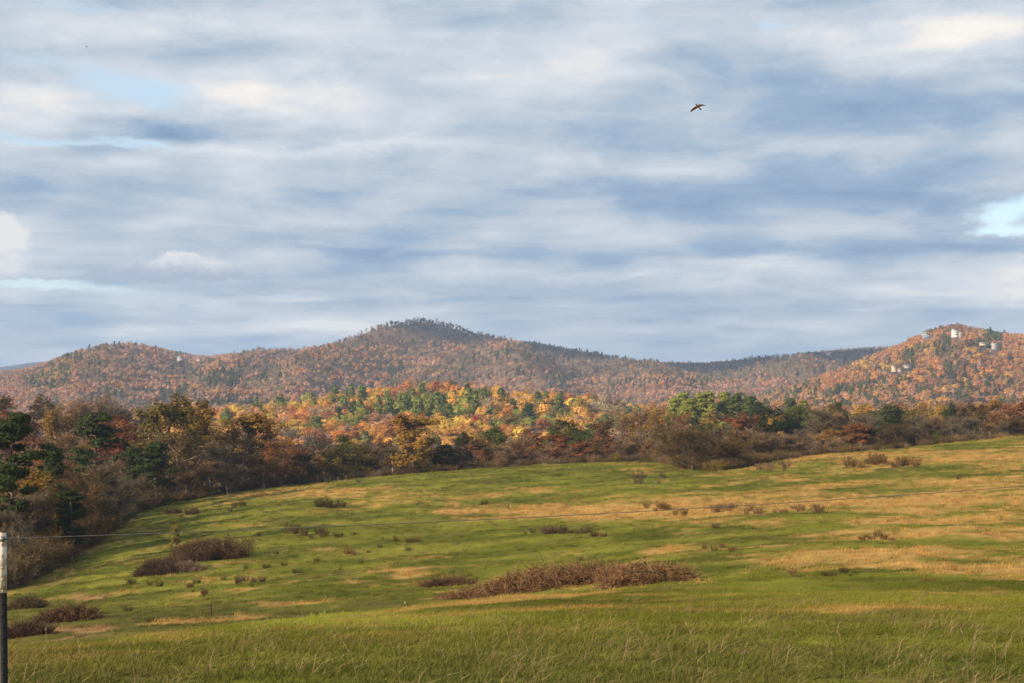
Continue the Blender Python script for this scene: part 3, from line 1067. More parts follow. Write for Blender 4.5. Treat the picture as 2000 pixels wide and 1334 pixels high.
RIGHT_HILL = Hill([(1250, 806), (1380, 795), (1480, 773), (1560, 748), (1640, 717), (1700, 692), (1760, 668), (1800, 648), (1830, 635), (1870, 631), (1900, 637), (1950, 646),
                   (2000, 651), (2200, 640), (2400, 660), (2800, 720)],
                  [(1250, 2250), (1870, 2350), (2800, 2400)], [(1250, 1500), (2800, 1450)], -34, 12, 9, (170, 15, 60), 1.05,
                  spurs=[(1500, .0, 1700, .9, 60, 14), (1840, .0, 1900, .9, 80, 12)])
RIDGE = Hill([(150, 830), (300, 812), (400, 800), (480, 795), (560, 786), (700, 768), (800, 752), (860, 748), (930, 757), (1060, 768), (1150, 773), (1200, 783), (1235, 796), (1280, 812), (1360, 830)],
             [(150, 1150), (1360, 1150)], [(150, 820), (1360, 820)], -32, 13, 3, (150, 5, 40), 0.95, beyond=1.5)
VALLEY = Hill([(1000, 812), (1150, 800), (1230, 786), (1300, 776), (1400, 774), (1500, 776), (1600, 782), (1750, 786), (1900, 783), (2000, 780), (2300, 790)],
              [(1000, 1350), (2300, 1350)], [(1000, 1080), (2300, 1050)], -33, 13, 13, (190, 4, 30), 0.9)
FAR_RIDGE = Hill([(-900, 715), (-500, 700), (-250, 716), (-60, 722), (20, 716), (60, 706), (80, 703), (110, 704), (170, 718), (330, 735), (700, 750), (1400, 748), (2400, 740), (3000, 735)],
                 [(-900, 7200), (3000, 7200)], [(-900, 6000), (3000, 6000)], -36, 0, 17, (300, 30, 50), 1.1)
_fr = FAR_RIDGE.build('distant_mountain', -900, 3000, 200, 20)
_fr.data.materials[0] = plain_mat('distant_forest', (0.045, 0.055, 0.050), 1.0, 0.02, 0.3)
MOUNTAIN.build('mountain', -500, 2400, 420, 110)
RIGHT_HILL.build('wooded_hill', 1250, 2800, 220, 70)
RIDGE.build('low_ridge', 150, 1360, 160, 50)
VALLEY.build('valley_rise', 1000, 2300, 140, 36)


def pick(rng, n, table):
    """Random colours from [(colour, weight)] -> (n,3)."""
    cs = np.array([c for c, _ in table]); w = np.array([x for _, x in table], float)
    return cs[rng.choice(len(cs), n, p=w / w.sum())]


def coherent(rng, px, py, table, sx, sy, seed, mix=0.78):
    """Colours in stands: neighbours tend to take neighbouring entries of the table."""
    cs = np.array([c for c, _ in table]); w = np.array([x for _, x in table], float)
    f = fbm(px / sx, py / sy, seed, 4, .6)
    rank = np.argsort(np.argsort(f)) / max(1, len(f) - 1)
    u = mix * rank + (1 - mix) * rng.uniform(size=len(px))
    u = np.argsort(np.argsort(u)) / max(1, len(u) - 1)
    return cs[np.minimum(np.searchsorted(np.cumsum(w) / w.sum(), u * .9999), len(cs) - 1)]


def blend_pick(rng, px, py, n1, regions, base):
    """regions: [(px,py,rx,ry,table)] ellipses on the slope whose trees take another mix."""
    n = len(px)
    col = coherent(rng, px, py, base, 60, 16, int(px[0]) % 97 + 3)
    for cx, cy, rx, ry, table, amt in regions:
        d = ((px - cx) / rx) ** 2 + ((py - cy) / ry) ** 2
        inside = rng.uniform(size=n) < amt * sstep(d + (n1 - .5) * 1.6, 1.15, 0.6)
        col[inside] = pick(rng, int(inside.sum()), table)
    return col


def kinds_for(rng, col):
    k = rng.integers(0, 3, len(col))
    green = (col[:, 1] > col[:, 0] * 1.05)
    k[green] = rng.integers(5, 7, int(green.sum()))
    grey = np.isclose(col[:, 0], GREY[0]) | np.isclose(col[:, 0], DKBROWN[0])
    k[grey] = rng.integers(3, 5, int(grey.sum()))
    return k


def forest(hill, name, lo, hi, spacing, base, regions, protos, seed, scale=1.0, keep=None, t0=0.0, t1=1.10, spread=0.22, boost=1.4):
    rng = np.random.default_rng(seed)
    px, t = hill.sample(lo, hi, spacing, rng, t0, t1)
    X, Y, Z = hill.point(px, t)
    _, py = to_px(X, Y, Z + 8)
    n1 = fbm(px / 70, py / 16, seed + 5, 4)
    col = blend_pick(rng, px, py, n1, regions, base)
    kinds = kinds_for(rng, col)
    # neighbouring trees share something of their colour
    col = col * .74 + np.array([.31, .19, .095]) * .26 * (col[:, :1] > .2)
    col = np.minimum(col * boost, .75)
    col = col * (0.80 + 0.4 * fbm(px / 40, py / 10, seed + 9, 3))[:, None] * rng.uniform(1 - spread, 1 + spread, (len(px), 1))
    s = scale * rng.uniform(0.72, 1.22, len(px))
    P = np.stack([X, Y, Z], 1)
    ok = np.ones(len(px), bool) if keep is None else keep(px, py, t, rng)
    return scatter(name, P[ok], col[ok], s[ok], rng.uniform(0, 6.28, ok.sum()), kinds[ok], protos, kind='stuff')


def mountain_forest():
    low = [(PINEG, .35), (GREY, 2.5), (TANC, 3), (PINK, 6), (RUST, 1.2), (ORANGE, 1.6), (GOLD, .9), (TANC, 1.2), (OLIVE, .8), (GREEN_L, .7)]
    top = [(GREY, 8), (BROWN, 3), (DKBROWN, 3), (PINK, .5), (RUST, .3), (PINEG, .1)]
    rightside = [(GREY, 8), (BROWN, 3), (DKBROWN, 3), (RUST, .3), (PINEG, .6), (PINK, .6)]
    green = [(PINEG, 5), (GREEN_L, 3), (GREY, 1)]
    warm = [(ORANGE, 4), (PINK, 3), (GOLD, 1.5), (RUST, 2)]
    regions = [(820, 640, 300, 42, top, .95), (1250, 705, 420, 34, rightside, .95), (1640, 700, 240, 30, rightside, .95), (1500, 720, 200, 25, rightside, .8),
               (430, 735, 50, 14, green, .7), (330, 760, 60, 10, green, .4), (75, 752, 30, 8, green, .7), (240, 680, 80, 16, top, .5), (520, 690, 90, 14, top, .6), (620, 690, 90, 16, top, .5),
               (450, 785, 110, 7, green, .9), (780, 720, 50, 12, green, .35), (1000, 735, 60, 10, green, .4), (700, 690, 100, 12, warm, .7), (860, 675, 60, 10, warm, .5),
               (320, 740, 60, 8, warm, .7), (1250, 745, 200, 12, green, .25), (1050, 690, 140, 18, green, .25)]
    forest(MOUNTAIN, 'mountain_forest', -330, 1960, 9.8, low, regions, FAR, 101, 0.80, spread=.08, boost=1.55)


def hill_forest():
    base = [(PINEG, .4), (GREEN_L, .7), (GREY, .8), (RUST, 2.2), (PINK, 1.6), (ORANGE, 7), (RUST, 1), (GOLD, 3), (TANC, 1.4), (OLIVE, 1)]
    green = [(PINEG, 4), (GREEN_L, 3), (OLIVE, 1)]
    bare = [(RUST, 3), (BROWN, 4), (GREY, 2)]
    foot = [(GOLD, 3), (TANC, 3), (GREEN_L, 2.5), (ORANGE, 2), (PINK, 2), (OLIVE, 2)]
    yellow = [(YELLOW, 4), (GOLD, 4), (ORANGE, 1)]
    regions = [(1640, 712, 150, 9, bare, .8), (1840, 640, 90, 9, bare, .75), (1940, 655, 20, 9, green, 1.0), (1775, 705, 18, 18, green, .9), (1830, 680, 45, 10, green, .55), (1735, 745, 40, 12, green, .4),
               (1690, 760, 60, 10, green, .5), (1900, 745, 60, 14, green, .35), (1720, 708, 60, 12, yellow, .6), (1700, 778, 330, 14, foot, .8), (1560, 765, 40, 6, green, .6), (1960, 760, 30, 8, green, .5)]

    def keep(px, py, t, rng):
        ok = np.ones(len(px), bool)
        for hx, hy, rx, ry in HOUSE_CLEAR:
            ok &= ((px - hx) / rx) ** 2 + ((py - hy) / ry) ** 2 > 1
        return ok
    forest(RIGHT_HILL, 'hill_forest', 1330, 2420, 8.8, base, regions, FAR, 102, 0.86, keep, spread=.10, boost=1.5)


HOUSE_CLEAR = [(1868, 658, 15, 9), (1812, 657, 15, 8), (1942, 683, 12, 8), (1920, 680, 10, 7), (1755, 725, 13, 8), (1772, 725, 8, 7)]
mountain_forest()
hill_forest()


def valley_forest():
    base = [(GOLD, 3), (ORANGE, 3), (TANC, 3), (RUST, 2), (OLIVE, 2), (GREEN_L, 1.4), (PINK, 2), (GREY, 1), (YELLOW, .6)]
    forest(VALLEY, 'valley_forest', 1010, 2260, 9.5, base, [(1250, 790, 60, 8, [(TANC, 1), (GOLD, 1), (PINK, 1)], .6)], FAR, 103, 0.8)


valley_forest()


# ------------------------------------------------------------------ trees one can tell apart
ORD = ['first', 'second', 'third', 'fourth', 'fifth', 'sixth', 'seventh', 'eighth', 'ninth', 'tenth', 'eleventh', 'twelfth', 'thirteenth', 'fourteenth', 'fifteenth', 'sixteenth', 'seventeenth',
       'eighteenth', 'nineteenth', 'twentieth']


def ordinal(k, n):
    """'leftmost ', 'third from left ', ... for the k-th of n in a row; the right half counts from the right."""
    if n == 1:
        return ''
    if k == 0:
        return 'leftmost '
    if k == n - 1:
        return 'rightmost '
    return (ORD[k] + ' from left ') if k < n / 2 else (ORD[n - 1 - k] + ' from right ')


_seen = {}


def near_mark(px, py, marks):
    """Where something stands relative to the nearest thing one can name; a second one there says so."""
    d = sorted(marks, key=lambda m: (m[0] - px) ** 2 + (2.0 * (m[1] - py)) ** 2)[0]
    side = ('right of' if px > d[0] else 'left of') if abs(px - d[0]) > abs(py - d[1]) * 1.2 else ('below' if py > d[1] else 'above')
    dist = math.hypot(px - d[0], py - d[1])
    t = ('just ' if dist < 40 else '' if dist < 110 else 'well ') + side + ' the ' + d[2]
    n = _seen[t] = _seen.get(t, -1) + 1
    return t if n == 0 else t + ', %s one there' % ORD[n]


GROUPS = {'leafy': LEAFY, 'sparse': SPARSE, 'bare': BARE, 'wide': WIDE, 'pine': PINE, 'densepine': PINED, 'cedar': CEDAR, 'round': GREENR}
NAMES = {'leafy': ('autumn_tree', 'tree'), 'sparse': ('thin_leaved_tree', 'tree'), 'bare': ('bare_tree', 'bare tree'), 'wide': ('wide_bare_bush', 'bush'),
         'pine': ('pine_tree', 'pine tree'), 'densepine': ('pine_tree', 'pine tree'), 'cedar': ('evergreen_tree', 'evergreen'), 'round': ('green_tree', 'tree')}
TREE_H = {}
for _k, _l in GROUPS.items():
    for _i, (_t, _c) in enumerate(_l):
        co = np.empty(len(_c.vertices) * 3, np.float32); _c.vertices.foreach_get('co', co)
        co = co.reshape(-1, 3)
        TREE_H[(_k, _i)] = (np.percentile(co[:, 2], 99.6), np.percentile(np.abs(co[:, 0]), 96) * 2)
TRNG = np.random.default_rng(99)


def plant_tree(kind, x, y, z, height, width, colour, label, group=None, variant=None, jitter=0.12):
    v = int(TRNG.integers(0, len(GROUPS[kind]))) if variant is None else variant
    trunk, crown = GROUPS[kind][v]
    h0, w0 = TREE_H[(kind, v)]
    nm, cat = NAMES[kind]
    o = thing(nm, label, cat, (x, y, z - 0.1), TRNG.uniform(0, 6.28), group)
    sz = height / h0
    sx = width / w0
    sx = min(max(sx, sz * 0.55), sz * 1.9)
    o.scale = (sx, sx, sz)
    link('trunk', trunk, o)
    c = link('crown', crown, o)
    col = np.array(COLOURS[colour] if isinstance(colour, str) else colour) * (0.74 if kind in ('bare', 'wide') else 0.95 if isinstance(colour, str) and colour != 'brightpine' else 1.0) * TRNG.uniform(1 - jitter, 1 + jitter)
    c.color = (*col, 1)
    return o


def tree_at(kind, px, top, Y, wpx, colour, label, group=None, variant=None):
    x = at(px, Y)
    z = float(H(x, Y))
    hgt = (HZ - top) / F * Y - z
    return plant_tree(kind, x, Y, z, max(hgt, 2.0), wpx / F * Y, colour, label, group, variant)


K = 1.6
TREES = [
    # the dark wood that comes down on the left
    ('pine', 25, 806, 178, 105, 'pine', 'tall dark pine with layered crown and bare lower trunk, nearest the white-tipped post', 2),
    ('pine', 184, 806, 262, 88, 'pine', 'dark green pine with clumped crown standing left of the crimson tree', 0),
    ('densepine', 303, 864, 288, 84, 'pine', 'dark cone-shaped evergreen at the wood edge beside the sloping field', 0),
    ('densepine', 92, 868, 215, 62, 'pine', 'small dark pine just right of the tall layered pine', 1),
    ('cedar', 262, 872, 300, 50, 'pine', 'narrow dark evergreen tucked against the left side of the cone-shaped one', 0),
    ('pine', 140, 955, 196, 60, 'pine', 'low ragged pine below the clumped pine, above the brown brush', 1),
    ('leafy', 75, 920, 196, 105, 'oldgold', 'small golden yellow tree glowing low in the dark wood under the tall pine', 4),
    ('leafy', 246, 845, 322, 96, 'red', 'crimson leaved tree beside the dark clumped pine', 0),
    ('leafy', 218, 812, 352, 120, 'rust', 'orange-rust tree rising behind the crimson one', 1),
    ('leafy', 322, 771, 322, 150, 'olive', 'big spreading olive-gold oak, tallest broad tree of the dark wood', 1),
    ('leafy', 382, 777, 336, 100, 'oldgold', 'brown-gold tree joined to the right flank of the big olive-gold oak', 2),
    ('sparse', 345, 835, 312, 150, 'brown', 'dull brown half-bare tree in front of the big olive-gold oak', 1),
    ('leafy', 490, 806, 336, 124, 'oldgold', 'rounded bronze tree standing above the brown trees where the ridge begins', 0),
    ('sparse', 470, 850, 330, 110, 'brown', 'brown half-bare tree under the rounded bronze one', 1),
    ('sparse', 548, 856, 328, 110, 'rust', 'reddish brown thinning tree right of the rounded bronze tree', 2),
    ('leafy', 596, 878, 333, 66, 'dkbrown', 'very dark tree at the right end of the wood, by the pale fence posts', 3),
    ('leafy', 32, 792, 430, 120, 'rust', 'dull red tree far up the left edge behind the tall layered pine', 3),
    ('leafy', 0, 768, 480, 70, 'dkbrown', 'maroon-brown tree at the very top left of the wood', 0),
    ('leafy', 118, 800, 400, 92, 'oldgold', 'mustard yellow rounded tree between the tall and the clumped pine', 4),
    ('leafy', 206, 774, 480, 66, 'brown', 'purple-brown dome of a tree on the skyline left of the big oak', 3),
    ('leafy', 92, 772, 500, 80, 'dkbrown', 'dark brown dome of a tree on the skyline above the mustard tree', 1),
    ('bare', 145, 774, 470, 110, 'tan', 'pale leafless tree on the skyline above the mustard tree', 0),
    ('bare', 255, 790, 470, 90, 'grey', 'grey leafless tree on the skyline just left of the big oak', 1),
    ('bare', 128, 842, 300, 90, 'tan', 'pale leafless tree between the two dark pines', 3),
    ('bare', 205, 900, 232, 110, 'grey', 'grey leafless tree in front of the clumped pine', 3),
    ('bare', 165, 918, 215, 90, 'brown', 'brown twiggy tree below the clumped pine, over the brush', 2),
    ('bare', 235, 930, 246, 80, 'grey', 'grey twiggy tree leaning over the top of the open slope', 0),
    ('bare', 412, 862, 318, 110, 'grey', 'grey-brown leafless tree under the joined oak crowns', 0),
    ('bare', 365, 895, 304, 90, 'brown', 'brown leafless tree right of the cone-shaped evergreen', 2),
    ('bare', 445, 895, 316, 90, 'grey', 'grey thicket-like tree at the field edge under the bronze tree', 2),
    ('bare', 515, 890, 322, 80, 'brown', 'low brown leafless tree at the field edge right of the bronze tree', 1),
    ('sparse', 400, 826, 352, 120, 'olive', 'olive-brown tree in the gap between big oak and bronze tree', 0),
    # the row behind the middle of the field
    ('sparse', 652, 866, 345, 84, 'olive', 'olive-brown shrubby tree, first past the right end of the dark wood', 2),
    ('round', 688, 850, 372, 60, 'green', 'round green crown peeping over the olive-brown shrubby trees', 0),
    ('sparse', 694, 860, 347, 84, 'olive', 'olive-brown shrubby tree below the round green crown', 0),
    ('sparse', 735, 858, 350, 80, 'brown', 'dull brown shrubby tree beside the tall bronze tree', 2),
    ('bare', 768, 872, 345, 60, 'grey', 'grey leafless tree hugging the left of the tall bronze tree', 0),
    ('leafy', 812, 806, 345, 112, 'oldgold', 'tall bronze open-crowned tree standing alone above the middle row', 2),
    ('cedar', 868, 868, 350, 56, 'pine', 'dark green conical tree right of the tall bronze one', 1),
    ('round', 906, 842, 375, 40, 'pine', 'small dark green crown left of the rust-brown tree', 1),
    ('sparse', 928, 848, 352, 88, 'rust', 'rust-brown spreading tree between the two dark green crowns', 1),
    ('round', 965, 832, 390, 70, 'green', 'flat-topped dark green tree above the rust-brown spreading tree', 1),
    ('bare', 985, 868, 348, 80, 'tan', 'tan leafless tree right of the rust-brown spreading tree', 0),
    ('bare', 1020, 846, 362, 80, 'tan', 'tall tan leafless tree below the green pines of the ridge', 2),
    ('leafy', 1045, 838, 372, 70, 'rust', 'russet tree between tan leafless tree and green round crown', 2),
    ('round', 1098, 820, 390, 76, 'green', 'round deep green crown, highest over the orange trees', 0),
    ('round', 1140, 838, 384, 60, 'green', 'smaller deep green crown right of the highest round one', 1),
    ('leafy', 1092, 848, 356, 86, 'rust', 'orange-rust tree right under the highest round green crown', 4),
    ('leafy', 1135, 862, 352, 70, 'rust', 'low orange tree under the smaller green crown', 0),
    ('leafy', 1170, 818, 384, 62, 'brown', 'dark maroon tree at the foot of the shaded end of the ridge', 2),
    ('sparse', 1178, 846, 354, 62, 'rust', 'red-brown tree with a pale forked trunk', 0),
    ('bare', 1205, 866, 352, 56, 'tan', 'slim leafless tree with pale trunk right of the red-brown forked tree', 3),
    ('bare', 1238, 800, 440, 84, 'tan', 'feathery tan-gold tree touching the shaded end of the ridge', 0),
    ('sparse', 1268, 806, 420, 84, 'oldgold', 'feathery golden-brown tree left of the bright green pines', 2),
    ('bare', 1244, 846, 358, 80, 'tan', 'feathery tan tree in front of the golden-brown ones', 2),
    ('sparse', 1302, 806, 410, 62, 'brown', 'smooth brown domed tree below the bright green pines', 1),
    ('sparse', 1288, 838, 352, 62, 'olive', 'dark olive tree just left of the wide bare bush', 1),
    # the row behind the right of the field
    ('wide', 1352, 838, 280, 190, 'dkbrown', 'wide bare brown bush spreading in the dip of the field', 0),
    ('bare', 1312, 862, 306, 84, 'brown', 'brown leafless tree at the left flank of the wide bare bush', 2),
    ('bare', 1425, 862, 290, 70, 'brown', 'low brown leafless tree at the right flank of the wide bare bush', 2),
    ('sparse', 1335, 802, 430, 74, 'rust', 'reddish brown tree in front of the bright green pine stand', 1),
    ('sparse', 1392, 806, 420, 66, 'oldgold', 'bronze tree in front of the middle of the pine stand', 0),
    ('leafy', 1450, 806, 400, 84, 'rust', 'big rounded orange-rust tree right of the wide bare bush', 1),
    ('round', 1396, 826, 360, 56, 'green', 'small round green tree between wide bare bush and orange-rust tree', 0),
    ('round', 1502, 796, 430, 80, 'pine', 'dark green broad tree right of the orange-rust rounded tree', 0),
    ('round', 1538, 800, 440, 66, 'green', 'green tree with ragged top right of the dark broad one', 1),
    ('round', 1580, 794, 440, 52, 'green', 'dark green tree left of the tall pale leafless ones', 0),
    ('bare', 1440, 850, 330, 80, 'tan', 'tan leafless tree with crooked pale limbs under the orange-rust tree', 1),
    ('bare', 1478, 850, 332, 80, 'tan', 'tan leafless tree with white forked limbs under the dark green broad tree', 3),
    ('bare', 1516, 846, 336, 72, 'tan', 'tan leafless tree with reddish top under the ragged green tree', 0),
    ('bare', 1556, 838, 345, 72, 'grey', 'grey leafless tree left of the tall pale pair', 2),
    ('bare', 1604, 796, 375, 62, 'grey', 'tall pale leafless tree rising to the dark green crowns', 3),
    ('bare', 1632, 806, 380, 60, 'tan', 'second tall pale leafless tree, just right of its taller twin', 1),
    ('round', 1650, 786, 470, 46, 'pine', 'round dark green crown above the yellow tree on the right', 0),
    ('leafy', 1636, 832, 360, 62, 'oldgold', 'bronze-gold small tree left of the rust one by the field edge', 3),
    ('leafy', 1672, 826, 363, 56, 'rust', 'small rounded rust tree by the field edge left of the green clump', 0),
    ('round', 1738, 788, 450, 110, 'green', 'broad green tree, largest green crown behind the right of the field', 1),
    ('round', 1750, 818, 375, 84, 'pine', 'dark green tree under the largest green crown', 0),
    ('round', 1716, 836, 366, 80, 'green', 'low green tree with golden tip at the field edge', 1),
    ('bare', 1690, 806, 420, 60, 'grey', 'grey leafless tree behind the small rounded rust tree', 0),
    ('leafy', 1690, 797, 500, 46, 'yellow', 'bright yellow tree between round dark crown and largest green crown', 0),
    ('leafy', 1776, 802, 480, 40, 'yellow', 'small yellow tree at the right of the largest green crown', 2),
    ('leafy', 1845, 788, 490, 62, 'gold', 'golden tree behind the dark crowns on the right', 1),
    ('leafy', 1826, 800, 470, 36, 'yellow', 'lemon yellow low tree below the golden one', 3),
    ('round', 1860, 786, 460, 46, 'pine', 'dark green crown between golden and maroon trees', 1),
    ('leafy', 1900, 784, 450, 76, 'brown', 'dark maroon-brown tree right of the dark green crown', 1),
    ('bare', 1790, 812, 390, 80, 'grey', 'grey leafless tree right of the dark green clump', 0),
    ('bare', 1826, 812, 392, 70, 'tan', 'pale tan leafless tree over the small green shrub', 3),
    ('bare', 1862, 812, 392, 80, 'grey', 'grey twiggy tree under the dark green and maroon crowns', 2),
    ('sparse', 1920, 802, 398, 90, 'olive', 'olive-brown rounded tree near the right end of the row', 0),
    ('bare', 1975, 818, 392, 90, 'dkbrown', 'dark leafless tree at the right end of the row by the field top', 2),
    ('sparse', 1968, 786, 450, 100, 'rust', 'brown-orange tree on the right behind the dark leafless one', 1),
    ('leafy', 2010, 780, 440, 80, 'rust', 'orange-brown tree cut by the right edge', 0),
    ('leafy', 1930, 778, 520, 70, 'gold', 'tall golden tree behind the olive-brown rounded one', 2),
    ('leafy', 1800, 786, 520, 60, 'gold', 'golden-tan tree just behind the right of the largest green crown', 4),
    ('cedar', 1830, 843, 386, 40, 'green', 'small green shrub-like evergreen at the field edge on the right', 1),
    ('cedar', 1945, 838, 398, 36, 'green', 'small green shrub-like evergreen under the olive-brown rounded tree', 1),
    ('leafy', 1285, 788, 560, 60, 'gold', 'golden tree at the left foot of the bright pine stand', 1),
    # the bright stand of pines
    ('densepine', 1316, 778, 640, 48, 'brightpine', 'bright yellow-green pine at the left end of the pine stand', 0),
    ('densepine', 1340, 767, 650, 46, 'brightpine', 'tallest bright pine near the left end of the pine stand', 1),
    ('densepine', 1366, 768, 650, 46, 'brightpine', 'bright pine left of the middle of the pine stand', 0),
    ('densepine', 1392, 766, 650, 46, 'brightpine', 'bright pine in the middle of the pine stand', 1),
    ('densepine', 1416, 766, 660, 44, 'brightpine', 'bright pine with pointed top right of the middle of the stand', 0),
    ('densepine', 1440, 769, 650, 44, 'green', 'darker pine towards the right of the pine stand', 1),
    ('densepine', 1464, 774, 640, 46, 'green', 'dark shaded pine at the right end of the pine stand', 0),  # shade at this end of the stand is put into the crown colour
    ('densepine', 1488, 786, 620, 44, 'pine', 'low dark pine hanging on to the right end of the pine stand', 1),
    ('densepine', 1352, 782, 620, 44, 'brightpine', 'lower bright pine in front of the tallest one', 1),
    ('densepine', 1545, 778, 700, 40, 'green', 'green pine right of the stand, above the ragged green tree', 0),
    ('densepine', 1572, 782, 720, 36, 'brightpine', 'small bright pine right of the stand, by the tan slope', 1),
]
for kd, px, top, Y, w, c, lab, *v in TREES:
    tree_at(kd, px, top, Y, w, c, lab, None, v[0] if v else None)


ROW_MARKS = [(28, 'the tall layered pine'), (85, 'the small pine'), (145, 'the mustard tree'), (184, 'the clumped pine'), (246, 'the crimson tree'), (303, 'the cone-shaped evergreen'), (350, 'the big olive-gold oak'),
             (430, 'the joined oak crowns'), (490, 'the bronze tree'), (550, 'the reddish thinning tree'), (598, 'the pale posts'), (688, 'the round green crown'), (760, 'the dull shrubby trees'), (812, 'the tall bronze tree'),
             (868, 'the dark conical tree'), (928, 'the rust-brown tree'), (968, 'the flat-topped green tree'), (1030, 'the tall tan tree'), (1098, 'the highest round green crown'), (1140, 'the smaller green crown'), (1178, 'the forked tree'),
             (1240, 'the feathery tan tree'), (1290, 'the dark olive tree'), (1352, 'the wide bush'), (1396, 'the small round green tree'), (1450, 'the orange-rust tree'), (1502, 'the dark broad tree'), (1538, 'the ragged green tree'),
             (1580, 'the dark narrow crown'), (1615, 'the tall pale pair'), (1650, 'the round dark crown'), (1672, 'the small rust tree'), (1738, 'the largest green crown'), (1776, 'the small yellow tree'), (1845, 'the golden tree'),
             (1900, 'the maroon tree'), (1930, 'the olive-brown tree'), (1980, 'the dark end tree')]


def fill_row(n, px0, px1, y_lo, y_hi, top_lo, top_hi, w_lo, w_hi, kinds, label, group, seed):
    """Further trees of a kind that nothing in the view tells apart."""
    rng = np.random.default_rng(seed)
    todo = []
    for i in range(n):
        px = px0 + (px1 - px0) * (i + rng.uniform(0.1, 0.9)) / n
        f = (px - px0) / (px1 - px0)
        kd, c = kinds[int(rng.integers(0, len(kinds)))]
        e = float(np.interp(px, _ex, _ey))
        Y = e + rng.uniform(y_lo, y_hi)
        tp = np.interp(f, np.linspace(0, 1, len(top_lo)), top_lo) + rng.uniform(-10, 10) if not np.isscalar(top_lo) else rng.uniform(top_lo, top_hi)
        todo.append((px, kd, tp, Y, rng.uniform(w_lo, w_hi), c))
    byplace = {}
    for t in sorted(todo, key=lambda t: t[0]):
        i = int(np.argmin([abs(m[0] - t[0]) for m in ROW_MARKS]))
        byplace.setdefault(i, []).append(t)
    for i, lst in byplace.items():
        for k, (px, kd, tp, Y, w, c) in enumerate(lst):
            tree_at(kd, px, tp, Y, w, c, (ordinal(k, len(lst)) if len(lst) > 1 else '') + label + (' below ' if seed < 8 and seed != 2 else ' near ') + ROW_MARKS[i][1], group)


fill_row(16, 5, 245, 3, 30, [985, 960, 945, 950, 965], 0, 60, 100, [('bare', 'dkbrown'), ('bare', 'brown'), ('bare', 'grey')],
         'bare twiggy tree in the dark brush', 'bare trees along the foot of the left wood', 1)
fill_row(12, 20, 420, 60, 110, [905, 880, 868, 860, 850], 0, 80, 120, [('sparse', 'brown'), ('sparse', 'rust'), ('bare', 'brown'), ('sparse', 'oldgold'), ('sparse', 'olive')],
         'dull half-bare tree deep in the wood', 'dull trees deep inside the left wood', 2)
fill_row(12, 400, 640, 8, 60, [880, 880, 875, 890, 905], 0, 60, 90, [('sparse', 'brown'), ('sparse', 'brown'), ('bare', 'dkbrown'), ('sparse', 'rust')],
         'brown half-bare tree above the tan rim', 'brown trees above the tan field rim', 3)
fill_row(13, 640, 900, 3, 22, [884, 878, 880, 882, 880], 0, 46, 70, [('bare', 'tan'), ('sparse', 'olive'), ('sparse', 'olive')],
         'low dull tree on the crest', 'low trees along the field crest', 4)
fill_row(16, 890, 1300, 3, 22, [874, 872, 868, 864, 862], 0, 46, 74, [('bare', 'tan'), ('sparse', 'brown'), ('sparse', 'rust'), ('bare', 'tan')],
         'low brown-tan tree on the crest', 'low tan trees along the field crest', 5)
fill_row(14, 1400, 1720, 4, 40, [862, 852, 848, 846, 842], 0, 50, 76, [('bare', 'tan'), ('bare', 'brown'), ('bare', 'grey')],
         'low bare tree in the row', 'low bare trees right of the wide bush', 6)
fill_row(14, 1680, 2040, 4, 26, [838, 828, 822, 822, 820], 0, 50, 80, [('bare', 'brown'), ('bare', 'grey'), ('bare', 'dkbrown')],
         'low bare tree on the upper rim', 'low bare trees along the upper right field rim', 7)
fill_row(10, 1480, 2040, 110, 190, [800, 796, 792, 790, 784], 0, 50, 76, [('leafy', 'gold'), ('leafy', 'orange'), ('sparse', 'tan'), ('leafy', 'olive')],
         'far golden or orange tree behind the row', 'golden trees behind the dark row on the right', 8)


